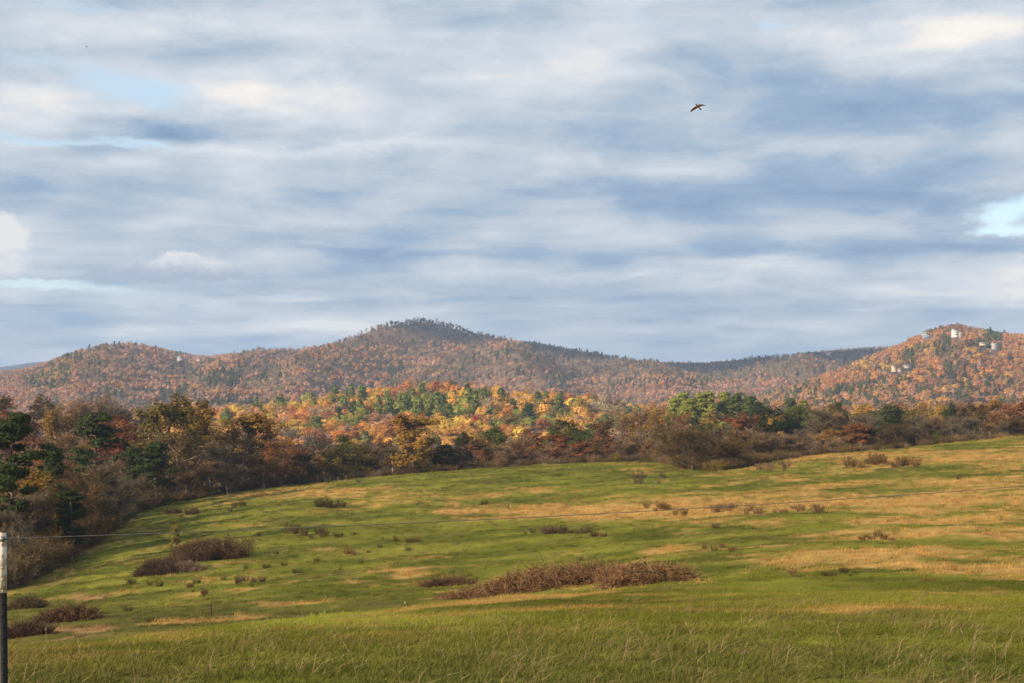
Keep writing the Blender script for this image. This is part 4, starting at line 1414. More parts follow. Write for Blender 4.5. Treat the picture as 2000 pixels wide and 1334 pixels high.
# ------------------------------------------------------------------ the sunlit ridge: nearest trees one by one, the rest as one wood
def ridge_trees():
    rng = np.random.default_rng(55)
    base = [(GREY, .5), (RUST, .9), (ORANGE, 2.8), (PINK, .5), (TANC, 2), (GOLD, 6), (YELLOW, 1), (OLIVE, 2.6), (GREEN_L, 1.2)]
    green = [(BRIGHTP, 5), (GREEN_L, 4), (PINEG, 1.2), (OLIVE, 1.2)]
    yellow = [(YELLOW, 4), (GOLD, 3)]
    rusty = [(RUST, 4), (ORANGE, 3), (BROWN, 1.5), (OLIVE, 1)]
    dark = [(BROWN, 4), (GREY, 3)]  # brown and grey stand in for shade on the ridge's right end
    regions = [(840, 800, 110, 22, green, .85), (980, 790, 130, 15, [(OLIVE, 3), (GREEN_L, 2), (GOLD, 3)], .6), (1010, 825, 70, 22, green, .7), (690, 825, 45, 22, green, .6), (500, 800, 25, 10, green, .5), (620, 795, 30, 10, green, .5),
               (880, 845, 60, 18, yellow, .85), (930, 830, 28, 14, yellow, .7), (860, 757, 120, 10, rusty, .7), (1110, 780, 60, 14, rusty, .6), (1190, 800, 35, 28, dark, .9)]
    px, t = RIDGE.sample(200, 1330, 9.6, rng, 0.0, 1.08)
    X, Y, Z = RIDGE.point(px, t)
    _, py = to_px(X, Y, Z + 9)
    n1 = fbm(px / 40, py / 14, 61, 3)
    col = blend_pick(rng, px, py, n1, regions, base)
    kinds = kinds_for(rng, col)
    vis = (px > 560) & (px < 1225) & (py > 752) & (py < 862)
    cand = np.where(vis)[0]
    # the largest in the picture stand nearest
    cand = cand[np.argsort(Y[cand] + rng.uniform(0, 120, len(cand)))][:105]
    hue = np.minimum(col * 1.6, .75)
    single = np.zeros(len(px), bool); single[cand] = True
    words_c = [(ORANGE, 'orange'), (GOLD, 'golden'), (RUST, 'rust-coloured'), (TANC, 'tan'), (YELLOW, 'yellow'), (OLIVE, 'olive'), (PINK, 'pinkish tan'), (GREEN_L, 'mid green'),
               (GREY, 'grey leafless'), (BRIGHTP, 'bright green'), (PINEG, 'dark green'), (BROWN, 'brown'), (RED, 'red')]
    used = {}
    for i in cand[np.argsort(px[cand])]:
        nm = next(w for c, w in words_c if np.allclose(c, col[i]))
        pine = kinds[i] >= 5
        kd = 'densepine' if pine else ('bare' if kinds[i] in (3, 4) else 'leafy')
        zone = 'near the ridge foot' if Y[i] < 905 else 'half way up the ridge'
        m = ROW_MARKS[int(np.argmin([abs(q[0] - px[i]) for q in ROW_MARKS]))][1]
        lab = '%s %s %s, above %s' % (nm, 'pine' if pine else 'tree' if kd == 'bare' else 'leafy tree', zone, m)
        used[lab] = used.get(lab, -1) + 1
        if used[lab]:
            lab = '%s %s' % (ORD[used[lab]], lab)
        s = rng.uniform(.8, 1.25)
        plant_tree(kd, X[i], Y[i], Z[i], (17.5 if pine else 15.0) * s, (9.0 if pine else 12.5) * s, tuple(hue[i]), lab, '%s trees of the sunlit ridge' % nm)
    rest = ~single
    col = np.minimum(col * 1.6, .75)
    cc = col * (0.85 + 0.3 * fbm(px / 30, py / 10, 77, 3))[:, None] * rng.uniform(.82, 1.18, (len(px), 1))
    P = np.stack([X, Y, Z], 1)
    scatter('ridge_forest', P[rest], cc[rest], rng.uniform(.8, 1.25, rest.sum()) * 1.12, rng.uniform(0, 6.28, rest.sum()), kinds[rest], MID, kind='stuff')
    x, Yr = at(935, 905), 905.0
    zz = float(np.interp(Yr, Y[(np.abs(px - 935) < 25)][np.argsort(Y[(np.abs(px - 935) < 25)])], np.sort(Z[(np.abs(px - 935) < 25)])))
    plant_tree('leafy', x, Yr, zz, (HZ - 812) / F * Yr - zz, 36 / F * Yr, (0.50, 0.11, 0.05), 'scarlet-topped tree in the middle of the sunlit ridge', None, 0)


ridge_trees()


def wood_depth():
    """Trees packed behind the edge of the wood on the left and behind the row: one mass, seen only through gaps."""
    rng = np.random.default_rng(66)
    P = []
    for px0, px1, d0, d1, n in ((-500, 640, 70, 330, 420), (640, 1300, 45, 330, 170), (1300, 2500, 70, 420, 300)):
        px = rng.uniform(px0, px1, n)
        e = np.interp(px, _ex, _ey)
        Y = e + rng.uniform(d0, d1, n)
        P.append(np.stack([at(px, Y), Y, H(at(px, Y), Y)], 1))
    P = np.concatenate(P)
    col = pick(rng, len(P), [(BROWN, 4), (GREY, 3), (OLIVE, 1), (RUST, 2), (TANC, 2), (DKBROWN, 2)])
    k = kinds_for(rng, col)
    px, _ = to_px(P[:, 0], P[:, 1], P[:, 2])
    s = np.where(px < 640, rng.uniform(.65, 1.0, len(P)), rng.uniform(.45, .72, len(P)))
    scatter('wood_behind', P, col * rng.uniform(.55, .95, (len(P), 1)), s, rng.uniform(0, 6.28, len(P)), k, MID, kind='stuff')


wood_depth()


def undergrowth():
    """Brush and saplings along the edges of the wood: nobody could count it."""
    rng = np.random.default_rng(67)
    px = np.concatenate([rng.uniform(-560, 640, 900), rng.uniform(640, 1300, 200), rng.uniform(1290, 1560, 200), rng.uniform(1540, 2560, 300)])
    e = np.interp(px, _ex, _ey)
    Y = e + np.abs(rng.normal(size=len(px))) * np.where(px < 640, 16, 7) - 1.5
    x = at(px, Y)
    P = np.stack([x, Y, H(x, Y)], 1)
    col = pick(rng, len(px), [(DKBROWN, 4), (BROWN, 4), (GREY, 2), (OLIVE, 1), (TANC, .8)])
    s = np.where(px < 300, rng.uniform(.8, 1.8, len(px)), rng.uniform(.35, .85, len(px)))
    scatter('undergrowth', P, col * rng.uniform(.55, .95, (len(px), 1)), s, rng.uniform(0, 6.28, len(px)), rng.integers(0, 3, len(px)), THICKET, kind='stuff')


undergrowth()


# ------------------------------------------------------------------ brush piles and weed clumps in the field
def brush_heap(seed, L, W, h, sticks, arch):
    """A long heap of cut brambles and sticks; returns (stick mesh, standing stalk mesh)."""
    rng = np.random.default_rng(seed)
    g = Geo(); g2 = Geo()
    n = sticks
    u = rng.uniform(-1, 1, n); w = rng.normal(size=n) * .42
    prof = (1 - np.abs(u) ** 2.2) * (0.65 + 0.7 * fbm(u * 4 + seed, w * 0 + .5, seed, 3))
    top = h * np.maximum(0.12, prof) * np.exp(-(w / .75) ** 2) * (0.55 + 0.9 * fbm(u * 11 + seed, w * 3, seed + 4, 3))
    z = top * rng.uniform(0.02, 1, n) ** .7
    A = np.stack([u * L / 2, w * W, z], 1)
    d = rng.normal(size=(n, 3)) * np.array([1, 1, .55]) + np.array([0, 0, .25])
    d /= np.linalg.norm(d, axis=1)[:, None]
    ln = rng.uniform(.25, 1.05, n)[:, None]
    B = A + d * ln
    B[:, 2] = np.maximum(B[:, 2], -0.05)
    ribbons(g, rng, A, B, rng.uniform(.018, .05, n), 0, .6)
    # arching canes
    for i in range(arch):
        u0 = rng.uniform(-.95, .95); a = rng.uniform(0, 6.28)
        hh = h * max(.2, (1 - abs(u0) ** 2.2)) * rng.uniform(.6, 1.25)
        p0 = np.array([u0 * L / 2, rng.normal() * .3 * W, 0])
        s = np.linspace(0, 1, 6)[:, None]
        r = rng.uniform(.4, 1.3)
        pts = p0 + s * np.array([math.cos(a) * r, math.sin(a) * r, 0]) + np.array([0, 0, 1.0]) * (4 * s * (1 - s * .72)) * hh * .62
        g2.tube(pts, np.linspace(.016, .005, 6), 3, 0, rng.uniform(0, 1))
        k = 5
        q = pts[rng.integers(2, 6, k)]
        ribbons(g2, rng, q, q + rng.normal(size=(k, 3)) * .22, .014)
    return g.mesh('tangled_sticks', [M_TWIG]), g2.mesh('arching_canes', [M_TWIG])


def field_point(px, py, y0=45, y1=420):
    """Where the sight line through a point meets the open ground (nearest meeting beyond y0)."""
    Y = np.linspace(y0, y1, 3000)
    p = to_px(at(px, Y), Y, H(at(px, Y), Y, False))[1]
    hit = np.where((p[:-1] >= py) & (p[1:] < py))[0]
    i = hit[0] if len(hit) else int(np.argmin(np.abs(p - py)))
    return float(at(px, Y[i])), float(Y[i])


def heap(px, py, wpx, hpx, label, seed, colour, colour2, sticks=5200, arch=330, rot=0.0, depth=.16):
    x, y = field_point(px, py)
    L = wpx / F * y; h = hpx / F * y
    a, b = brush_heap(seed, L, L * depth, h * (.82 if seed in (201, 202) else .68), int(sticks * .8), arch)
    o = thing('brush_pile', label, 'brush pile', (x, y, float(H(x, y)) - .05), rot)
    slope = (float(H(x + L * .35, y)) - float(H(x - L * .35, y))) / (L * .7)
    o.rotation_euler = (0, -math.atan(slope), rot)
    p = link('tangled_sticks', a, o); p.color = (*colour, 1)
    p = link('arching_canes', b, o); p.color = (*colour2, 1)
    # ragged bramble stems break the outline
    rng = np.random.default_rng(seed + 50)
    for i in range(int(np.clip(L / 1.6, 3, 12))):
        u = rng.uniform(-.95, .95)
        b = link('bramble', THICKET[i % 3], o)
        s = h / 2.6 * rng.uniform(.35, .85)
        b.location = (u * L / 2, rng.normal() * .3 * L * depth, 0)
        b.scale = (s * 1.2, s * 1.2, s); b.rotation_euler = (0, 0, rng.uniform(0, 6))
        b.color = (*(np.array(colour) * rng.uniform(.85, 1.4)), 1)
    return o


HEAPS = [
    heap(1075, 1150, 430, 58, 'largest heap of tangled brown brush, long and low in the middle of the field', 201, (0.170, 0.093, 0.048), (0.26, 0.165, 0.085), 7500, 460),
    heap(1270, 1138, 170, 46, 'tawny end of the brush heap, joined to the right of the largest one', 202, (0.185, 0.105, 0.052), (0.30, 0.19, 0.095), 3400, 260),
    heap(875, 1140, 100, 26, 'thin dark tail of brush at the left end of the largest heap', 203, (0.13, 0.078, 0.042), (0.17, 0.10, 0.06), 1500, 90),
    heap(400, 1098, 150, 66, 'dark brown bramble mound on the slope right of the left wood', 204, (0.095, 0.060, 0.034), (0.15, 0.095, 0.055), 5200, 380, .1, .25),
    heap(305, 1122, 84, 44, 'darkest low bramble clump at the left end of the mound near the wood', 205, (0.07, 0.045, 0.028), (0.11, 0.07, 0.05), 2800, 160, 0, .3),
    heap(352, 1116, 90, 26, 'pale tangle of dead canes at the foot of the dark bramble mound', 206, (0.19, 0.125, 0.08), (0.25, 0.165, 0.105), 1900, 110, 0, .2),
    heap(132, 1214, 115, 38, 'reddish brown bramble mound in the hollow right of the post', 207, (0.11, 0.066, 0.036), (0.17, 0.10, 0.06), 3000, 200, 0, .25),
    heap(52, 1246, 84, 34, 'dark low bramble mound next to the post', 208, (0.075, 0.048, 0.03), (0.12, 0.075, 0.05), 2400, 140, 0, .25),
    heap(50, 1190, 78, 34, 'olive-brown bramble clump above the dark low mound by the post', 209, (0.10, 0.073, 0.036), (0.15, 0.105, 0.06), 2000, 140, 0, .25),
]


FIELD_MARKS = [(1075, 1130, 'largest brush heap'), (400, 1075, 'dark bramble mound'), (341, 1060, 'slim yellow sapling'), (305, 1110, 'darkest bramble clump'), (132, 1205, 'reddish bramble mound'),
               (412, 1195, 'short dark stake'), (615, 1044, 'low dark weed clump'), (640, 988, 'short dark weed line'), (490, 1136, 'reddish weed row'), (630, 940, 'pale wooden posts'), (390, 1156, 'flat reddish weeds')]


def weeds():
    rng = np.random.default_rng(91)
    spots = []
    # lines of dead weeds the picture shows: (px0, px1, py, count, height px, colour, label, group)
    lines = [
        (1660, 1795, 910, 13, 20, BROWN, 'dark dead weed in the line below the right rim', 'weeds in the line below the right rim'),
        (1255, 1335, 1000, 7, 14, BROWN, 'brown weed in the short line under the wire', 'weeds in the short line under the wire'),
        (1385, 1605, 1000, 17, 16, (0.20, 0.12, 0.07), 'brown weed in the longest line under the wire', 'weeds in the longest line under the wire'),
        (1010, 1190, 1046, 12, 15, (0.17, 0.11, 0.06), 'brown weed in the band above the largest heap', 'weeds in the band above the brush heap'),
        (610, 675, 988, 6, 14, DKBROWN, 'dark weed in the short line by the straw', 'weeds in the dark short line'),
        (570, 660, 1044, 8, 22, DKBROWN, 'dark dead weed in the low dark clump above the bramble mound', 'weeds in the low dark clump'),
        (670, 720, 1080, 4, 14, BROWN, 'brown weed right of the low dark clump', 'weeds in the small brown patch'),
        (1380, 1450, 1074, 6, 12, BROWN, 'brown dead weed in the patch right above the tawny heap end', 'weeds above the tawny heap end'),
        (1670, 1750, 1052, 7, 15, DKBROWN, 'dark dead weed in the dark patch among the straw', 'weeds in the patch among straw'),
        (1610, 1670, 1130, 6, 15, DKBROWN, 'dark reddish weed in the lower right grass', 'weeds on the lower right grass'),
        (1535, 1572, 1120, 3, 16, (0.22, 0.13, 0.075), 'tawny dead weed left of the dark reddish patch', 'tawny weeds on the lower right'),
        (370, 410, 1156, 5, 10, (0.17, 0.08, 0.05), 'reddish low weed under the bramble mound', 'reddish weeds under the mound'),
        (455, 525, 1136, 7, 13, (0.16, 0.09, 0.055), 'reddish weed in the row right of the mound', 'weeds in the row right of the mound'),
        (330, 390, 1010, 6, 14, (0.12, 0.085, 0.045), 'olive weed near the top of the left slope', 'weeds near the top of the left slope'),
        (445, 480, 994, 4, 12, DKBROWN, 'dark weed on the rim above the left slope', 'weeds on the rim above the left slope'),
        (750, 815, 1058, 5, 12, BROWN, 'brown weed scattered left of the band above the heap', 'weeds left of the band'),
        (1480, 1545, 914, 6, 16, (0.20, 0.13, 0.07), 'tawny weed on the rim right of the wide bare bush', 'tawny weeds right of the bush'),
        (1795, 1815, 1176, 2, 20, (0.20, 0.10, 0.06), 'reddish tuft of weed at right where mown grass ends', 'reddish tufts at right'),
        (1390, 1400, 1030, 1, 14, DKBROWN, 'single dark weed below the longest line', None),
        (1668, 1678, 968, 1, 12, DKBROWN, 'single dark weed standing just above the wire', None),
        (1874, 1880, 938, 1, 16, DKBROWN, 'single dark weed high on the right above the wire', None),
        (1230, 1300, 940, 5, 20, (0.13, 0.095, 0.05), 'olive-brown weed on the rim left of the wide bare bush', 'weeds left of the wide bush'),
    ]
    for x0, x1, py, n, hp, c, lab, grp in lines:
        row = []
        for i in range(n):
            px = x0 + (x1 - x0) * (i + rng.uniform(-.4, 1.4)) / n
            row.append((px, py + rng.uniform(-6, 6), hp * rng.uniform(.35, 1.1), np.array(c) * rng.uniform(.6, .95), lab, grp))
        row.sort(key=lambda r: r[0])
        spots += [r[:4] + (ordinal(k, n) + lab, grp) for k, r in enumerate(row)]
    lone = sorted([(257, 1140), (292, 1140), (312, 1144), (384, 1136), (436, 1130), (492, 1150), (520, 1112), (555, 1108), (580, 1118), (620, 1100), (665, 1112), (705, 1102), (480, 1112), (540, 1085),
            (742, 1068), (797, 1074), (800, 1058), (355, 1095), (505, 1048), (690, 1045), (640, 944), (700, 942), (430, 990), (350, 1002), (380, 1000), (250, 1192), (292, 1210), (945, 985), (990, 990)])
    for px, py in lone:
        spots.append((px, py, rng.uniform(7, 12), (0.085, 0.080, 0.030), 'small lone green-brown weed ' + near_mark(px, py, FIELD_MARKS), 'lone weeds dotted over the left field'))
    for px, py, hp, c, lab, grp in spots:
        x, y = field_point(px, py)
        v = int(rng.integers(0, 3))
        s = hp / F * y / (0.9, 0.8, 1.1)[v]
        o = thing('weed_clump', lab, 'weed', (x, y, float(H(x, y)) - .03), rng.uniform(0, 6.28), grp, WEED[v])
        o.scale = (s * rng.uniform(.9, 1.6), s * 1.2, s)
        o.color = (*(np.array(c) * rng.uniform(.8, 1.2)), 1)


weeds()
# the slim yellow sapling in front of the bramble mound
_x, _y = field_point(341, 1088)
plant_tree('leafy', _x, _y, float(H(_x, _y)), 72 / F * _y, 22 / F * _y, (0.21, 0.175, 0.045), 'slim yellow-green sapling standing in the bramble mound', None, 2)


# ------------------------------------------------------------------ grass
def make_tuft(seed, n, h, spread, width, bend=0.35, lean=0.25, heads=0):
    rng = np.random.default_rng(seed)
    g = Geo()
    a = rng.uniform(0, 6.28, n); r = spread * np.sqrt(rng.uniform(size=n))
    P = np.stack([np.cos(a) * r, np.sin(a) * r, np.full(n, -.02)], 1)
    L = h * rng.uniform(.45, 1.15, n)[:, None]
    d = rng.normal(size=(n, 3)) * np.array([.33, .33, 0]) + np.array([lean, 0, 1.0])
    d /= np.linalg.norm(d, axis=1)[:, None]
    out = d * np.array([1, 1, 0]) + rng.normal(size=(n, 3)) * np.array([.2, .2, 0])
    M = P + d * L * .55
    T = M + (d + out * bend * 2) * L * .45 - np.array([0, 0, 1.0]) * bend * L * .25
    s = np.cross(d, rng.normal(size=(n, 3))); s /= np.linalg.norm(s, axis=1)[:, None]
    w = width * rng.uniform(.6, 1.2, n)[:, None]
    v = np.stack([P - s * w / 2, P + s * w / 2, M + s * w * .4, M - s * w * .4, T], 1).reshape(-1, 3)
    k = np.arange(n)[:, None] * 5
    var = np.repeat(rng.uniform(0, 1, n), 5)
    b = g._add(v, var)
    g.q.append(np.concatenate([k, k + 1, k + 2, k + 3], 1) + b); g.qm.append(np.zeros(n, int))
    g.t.append(np.concatenate([k + 3, k + 2, k + 4], 1) + b); g.tm.append(np.zeros(n, int))
    return g.mesh('grass_tuft', [M_GRASS])


def fan_points(rng, y0, y1, dens, half=0.40):
    area = half * (y1 ** 2 - y0 ** 2)
    n = int(area * dens)
    Y = np.sqrt(rng.uniform(y0 ** 2, y1 ** 2, n))
    X = rng.uniform(-half, half, n) * Y
    return X, Y


def grass():
    rng = np.random.default_rng(301)
    near = [make_tuft(1, 46, .085, .16, .0065, .5, .35), make_tuft(2, 40, .11, .15, .006, .5, .45), make_tuft(3, 40, .07, .18, .007, .4), make_tuft(4, 16, .20, .12, .0045, .45, .6)]
    X, Y = fan_points(rng, 6.0, 48.0, 40, .42)
    keep = rng.uniform(size=len(X)) < np.interp(Y, [6, 18, 48], [1, 1, .55])
    X, Y = X[keep], Y[keep]
    c = field_colour(X, Y)
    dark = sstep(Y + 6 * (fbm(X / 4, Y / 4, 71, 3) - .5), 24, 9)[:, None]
    c = c + (np.array([0.100, 0.112, 0.028]) - c) * dark * .8  # foreground shade put into the blade colour
    straw = (rng.uniform(size=len(X)) < np.interp(Y, [8, 18, 30], [.05, .035, .02]))[:, None]
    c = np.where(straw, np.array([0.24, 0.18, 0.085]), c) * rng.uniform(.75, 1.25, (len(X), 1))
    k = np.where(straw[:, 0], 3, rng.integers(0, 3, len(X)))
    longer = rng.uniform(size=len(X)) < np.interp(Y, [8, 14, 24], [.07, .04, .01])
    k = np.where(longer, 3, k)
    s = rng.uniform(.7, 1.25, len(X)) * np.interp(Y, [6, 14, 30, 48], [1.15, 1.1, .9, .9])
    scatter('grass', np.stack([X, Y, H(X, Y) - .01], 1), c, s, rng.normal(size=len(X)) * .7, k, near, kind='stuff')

    mid = [make_tuft(11, 40, .26, .42, .03, .3), make_tuft(12, 46, .20, .5, .032, .3), make_tuft(13, 34, .40, .36, .026, .35)]
    X, Y = fan_points(rng, 46.0, 395.0, .62, .42)
    ok = Y < edge_of_wood(X, Y) + 4
    X, Y = X[ok], Y[ok]
    keep = rng.uniform(size=len(X)) < np.interp(Y, [46, 120, 395], [1, .9, .6])
    X, Y = X[keep], Y[keep]
    d = dryness(X, Y)
    c = field_colour(X, Y) * rng.uniform(.75, 1.25, (len(X), 1))
    k = np.where(rng.uniform(size=len(X)) < .15 + .5 * d, 2, rng.integers(0, 2, len(X)))
    s = rng.uniform(.7, 1.2, len(X)) * np.interp(Y, [46, 150, 395], [.85, 1.1, 1.5])
    scatter('field_grass', np.stack([X, Y, H(X, Y) - .02], 1), c, np.stack([s, s, s * (.7 + .5 * d)], 1), rng.normal(size=len(X)) * .7, k, mid, kind='stuff')


grass()


def stalk(seed):
    """A dry grass stalk: stem and drooping seed head, 0.7 m."""
    rng = np.random.default_rng(seed)
    g = Geo(); g2 = Geo()
    s = np.linspace(0, 1, 8)[:, None]
    lean = rng.uniform(-.05, .26)
    pts = np.concatenate([-s * 0 - lean * s ** 2 * .8, s * rng.normal() * .05, s * .7 - .08 * s ** 4], 1)
    g.tube(pts, np.linspace(.0018, .0009, 8), 4, 0, .5)
    for i in range(2):
        a = pts[2 + i]
        ribbons(g, rng, a[None], a[None] + np.array([[rng.uniform(-.16, .16), rng.uniform(-.1, .1), rng.uniform(.05, .16)]]), .006, 0, .2)
    n = 26
    t = rng.uniform(.68, 1.0, n)
    i = np.minimum((t * 7).astype(int), 6)
    A = pts[i] + (pts[i + 1] - pts[i]) * (t * 7 - i)[:, None]
    ribbons(g2, rng, A, A + rng.normal(size=(n, 3)) * np.array([.006, .006, .006]) + np.array([-.003, 0, .018]), .004, 0, .5)
    return g.mesh('stem', [M_GRASS]), g2.mesh('seed_head', [M_GRASS])


def stalks():
    rng = np.random.default_rng(401)
    protos = [stalk(k) for k in range(6)]
    spots = [(92, 1290), (150, 1310), (165, 1300), (210, 1332), (265, 1334), (598, 1235), (652, 1240), (700, 1300), (780, 1285), (880, 1320), (905, 1330), (940, 1310), (1005, 1290), (1045, 1300),
             (1060, 1310), (1260, 1300), (1280, 1310), (1320, 1320), (1380, 1300), (1365, 1270), (1440, 1320), (1625, 1250), (1650, 1280), (1735, 1285), (1890, 1270), (1900, 1300), (1945, 1310), (1960, 1330), (1830, 1330), (1560, 1325)]
    for idx, (px, py) in enumerate(sorted(spots)):
        Y = 9.0 + 0.0 * px
        for _ in range(40):
            z = float(H(at(px, Y), Y))
            top = HZ - F * (z + .34) / Y
            if top > py - 45 + rng.uniform(-10, 10):
                Y += .35
            else:
                break
        Y = min(max(Y, 7.6), 26)
        st, hd = protos[int(rng.integers(0, 6))]
        side = 'left' if px < 700 else ('middle' if px < 1350 else 'right')
        o = thing('grass_stalk', ordinal(idx, len(spots)) + 'pale dry stalk with seed head in foreground turf',
                  'grass stalk', (at(px, Y), Y, float(H(at(px, Y), Y)) - .02), rng.uniform(-.6, .6), 'dry stalks in the foreground turf')
        o.scale = (.62, .62, .62 * rng.uniform(.75, 1.1))
        a = link('stem', st, o); b = link('seed_head', hd, o)
        a.color = (.34, .28, .16, 1); b.color = (.38, .30, .18, 1)


stalks()


# ------------------------------------------------------------------ post, wires, small posts
def t_post():
    Y = 6.5
    x = at(8.5, Y)
    top = (HZ - 1041) / F * Y
    gz = float(H(x, Y))
    hgt = top - gz
    split = hgt - (1158 - 1041) / F * Y
    o = thing('fence_post', 'steel fence post with weathered white tip and black lower part at the left edge', 'fence post', (x, Y, gz))
    o.rotation_euler = (0, R(-0.55), R(28))
    w, th, dp = .0195, .0035, .034

    def tee(z0, z1, m, name):
        g = Geo()
        e = .0005 if m is white else 0
        g.box((-w - e, -th - e, z0), (w + e, th + e, z1))           # flange
        g.box((-th - e, th + e, z0), (th + e, dp + e, z1))          # stem of the T
        me = g.mesh(name, [m])
        return me
    white = plain_mat('weathered_white_paint', (0.72, 0.67, 0.58), .75, 26.0, .5, 0.0, (0.36, 0.27, 0.18))
    black = plain_mat('black_paint', (0.018, 0.016, 0.015), .55, 40.0, .4)
    zinc = plain_mat('bare_steel', (0.30, 0.28, 0.26), .5, 30.0, .3, .7)
    link('tip', tee(split, hgt, white, 'tip'), o, label='white painted tip with rusty streaks')
    link('shaft', tee(-.3, split, black, 'shaft'), o)
    g = Geo(); g.box((-.004, -.0070, -.006), (.004, -.0042, .006))
    sw = g.mesh('stud', [white]); g = Geo(); g.box((-.004, -.0065, -.006), (.004, -.0037, .006)); sb = g.mesh('stud', [black])
    z = hgt - .05
    while z > .1:
        s = link('stud', sw if z > split else sb, o)
        s.location = (0, 0, z)
        z -= .054
    g = Geo()
    g.box((-.012, -.019, -.012), (.012, -.0115, .012)); g.box((.012, -.016, -.004), (.026, -.013, .004))
    c = link('wire_clip', g.mesh('wire_clip', [zinc]), o)
    c.location = (0, 0, hgt - .026)
    return x, Y, top


PX, PY_, PT = t_post()


def wire(name, p0, p1, sag, rad, mat, label, cat='wire'):
    s = np.linspace(0, 1, 60)[:, None]
    p0 = np.array(p0); p1 = np.array(p1)
    pts = p0 + (p1 - p0) * s - np.array([0, 0, 1.0]) * 4 * s * (1 - s) * sag
    g = Geo()
    g.tube(pts, rad, 6, 0)
    return thing(name, label, cat, data=g.mesh(name, [mat], True))


M_WIRE = plain_mat('galvanised_wire', (0.20, 0.18, 0.16), .45, 0, .3, .7)
_y2 = 9.5
wire('fence_wire', (PX + .03, PY_ - .02, (HZ - 1051) / F * 6.5), (at(2060, _y2), _y2, (HZ - 944.5) / F * _y2), .035, .0021, M_WIRE,
     'thin fence wire running from the white-tipped post right across the field')
M_CABLE = plain_mat('weathered_cable', (0.30, 0.27, 0.24), .6)
wire('overhead_cable', (at(-260, 120), 120, (HZ - 915) / F * 120), (at(640, 300), 300, (HZ - 881) / F * 300), .25, .006, M_CABLE, 'upper faint cable crossing in front of the dark wood', 'cable')
wire('overhead_cable', (at(-260, 112), 112, (HZ - 978) / F * 112), (at(640, 296), 296, (HZ - 952) / F * 296), .25, .0055, M_CABLE, 'lower faint cable crossing in front of the dark wood', 'cable')


def small_posts():
    grey = plain_mat('grey_wood', (0.27, 0.23, 0.19), .9, 6.0, .4)
    dark = plain_mat('dark_wood', (0.055, 0.040, 0.030), .9, 6.0, .4)
    white = plain_mat('white_marker', (0.75, 0.73, 0.68), .6)

    def post(m, h, r):
        g = Geo()
        g.tube([(0, 0, -.3), (0, 0, h * .5), (.01, 0, h - .04), (.01, 0, h)], [r, r * .96, r * .92, r * .7], 8, 0, .5, True)
        return g.mesh('post', [m])
    gp = post(grey, 1.15, .065)
    for i, px in enumerate((586, 597, 609, 621, 632, 644, 660, 676)):
        Y = 331 + i * .4
        x = at(px, Y)
        thing('wooden_post', ordinal(i, 8) + 'pale wooden post in the short row at the dark wood\'s end', 'fence post', (x, Y, float(H(x, Y)) + .1), .3 * i, 'pale posts along the wood edge', gp)
    x, y = field_point(412, 1200)
    thing('stake', 'short dark stake standing alone in the hollow below the bramble mound', 'post', (x, y, float(H(x, y))), 0, None, post(dark, 24 / F * y, .05))
    x, y = field_point(473, 1197)
    thing('stake', 'thin dark stake just right of the short thicker one', 'post', (x, y, float(H(x, y))), 0, None, post(dark, 15 / F * y, .022))
    x, y = field_point(791, 1178)
    thing('marker_peg', 'tiny white marker peg in the grass left of the largest brush heap', 'peg', (x, y, float(H(x, y))), 0, None, post(white, .16, .022))


small_posts()


# ------------------------------------------------------------------ houses on the hills
M_WALLW = plain_mat('white_siding', (0.62, 0.60, 0.56), .8)
M_WALLT = plain_mat('tan_siding', (0.55, 0.44, 0.30), .8)
M_WALLG = plain_mat('grey_siding', (0.36, 0.35, 0.34), .8)
M_ROOFG = plain_mat('grey_roof', (0.20, 0.20, 0.21), .8)
M_ROOFW = plain_mat('pale_metal_roof', (0.23, 0.215, 0.21), .7)
M_ROOFB = plain_mat('brown_roof', (0.20, 0.12, 0.08), .8)
M_GLASS = plain_mat('dark_glass', (0.03, 0.035, 0.045), .15)
M_DECK = plain_mat('deck_wood', (0.30, 0.20, 0.12), .9)


def gable(name, parent, x0, x1, y0, y1, z0, z1, rise, mats, over=.5):
    """Walls with gables under a pitched roof whose ridge runs along x."""
    wall, roof = mats
    g = Geo()
    ym = (y0 + y1) / 2
    v = [(x0, y0, z0), (x1, y0, z0), (x1, y1, z0), (x0, y1, z0), (x0, y0, z1), (x1, y0, z1), (x1, y1, z1), (x0, y1, z1), (x0, ym, z1 + rise), (x1, ym, z1 + rise)]
    g.quads(v, [(0, 1, 5, 4), (1, 2, 6, 5), (2, 3, 7, 6), (3, 0, 4, 7)])
    g.tris(v, [(5, 6, 9), (7, 4, 8)])
    link('wall', g.mesh('wall', [wall]), parent)
    g = Geo()
    k = over * rise / ((y1 - y0) / 2)
    t = .25
    for ya, yb in ((y0 - over, ym), (y1 + over, ym)):
        za, zb = z1 - k, z1 + rise
        vv = [(x0 - over, ya, za + .02), (x1 + over, ya, za + .02), (x1 + over, yb, zb + .02), (x0 - over, yb, zb + .02)]
        vv += [(a, b, c + t) for a, b, c in vv]
        g.quads(vv, [(0, 1, 2, 3), (4, 5, 6, 7), (0, 1, 5, 4), (1, 2, 6, 5), (2, 3, 7, 6), (3, 0, 4, 7)])
    link('roof', g.mesh('roof', [roof]), parent)


def windows(parent, spots, y, w, h):
    g = Geo(); g.box((-w / 2, -.06, 0), (w / 2, .02, h))
    me = g.mesh('window', [M_GLASS])
    for x, z in spots:
        o = link('window', me, parent)
        o.location = (x, y, z)


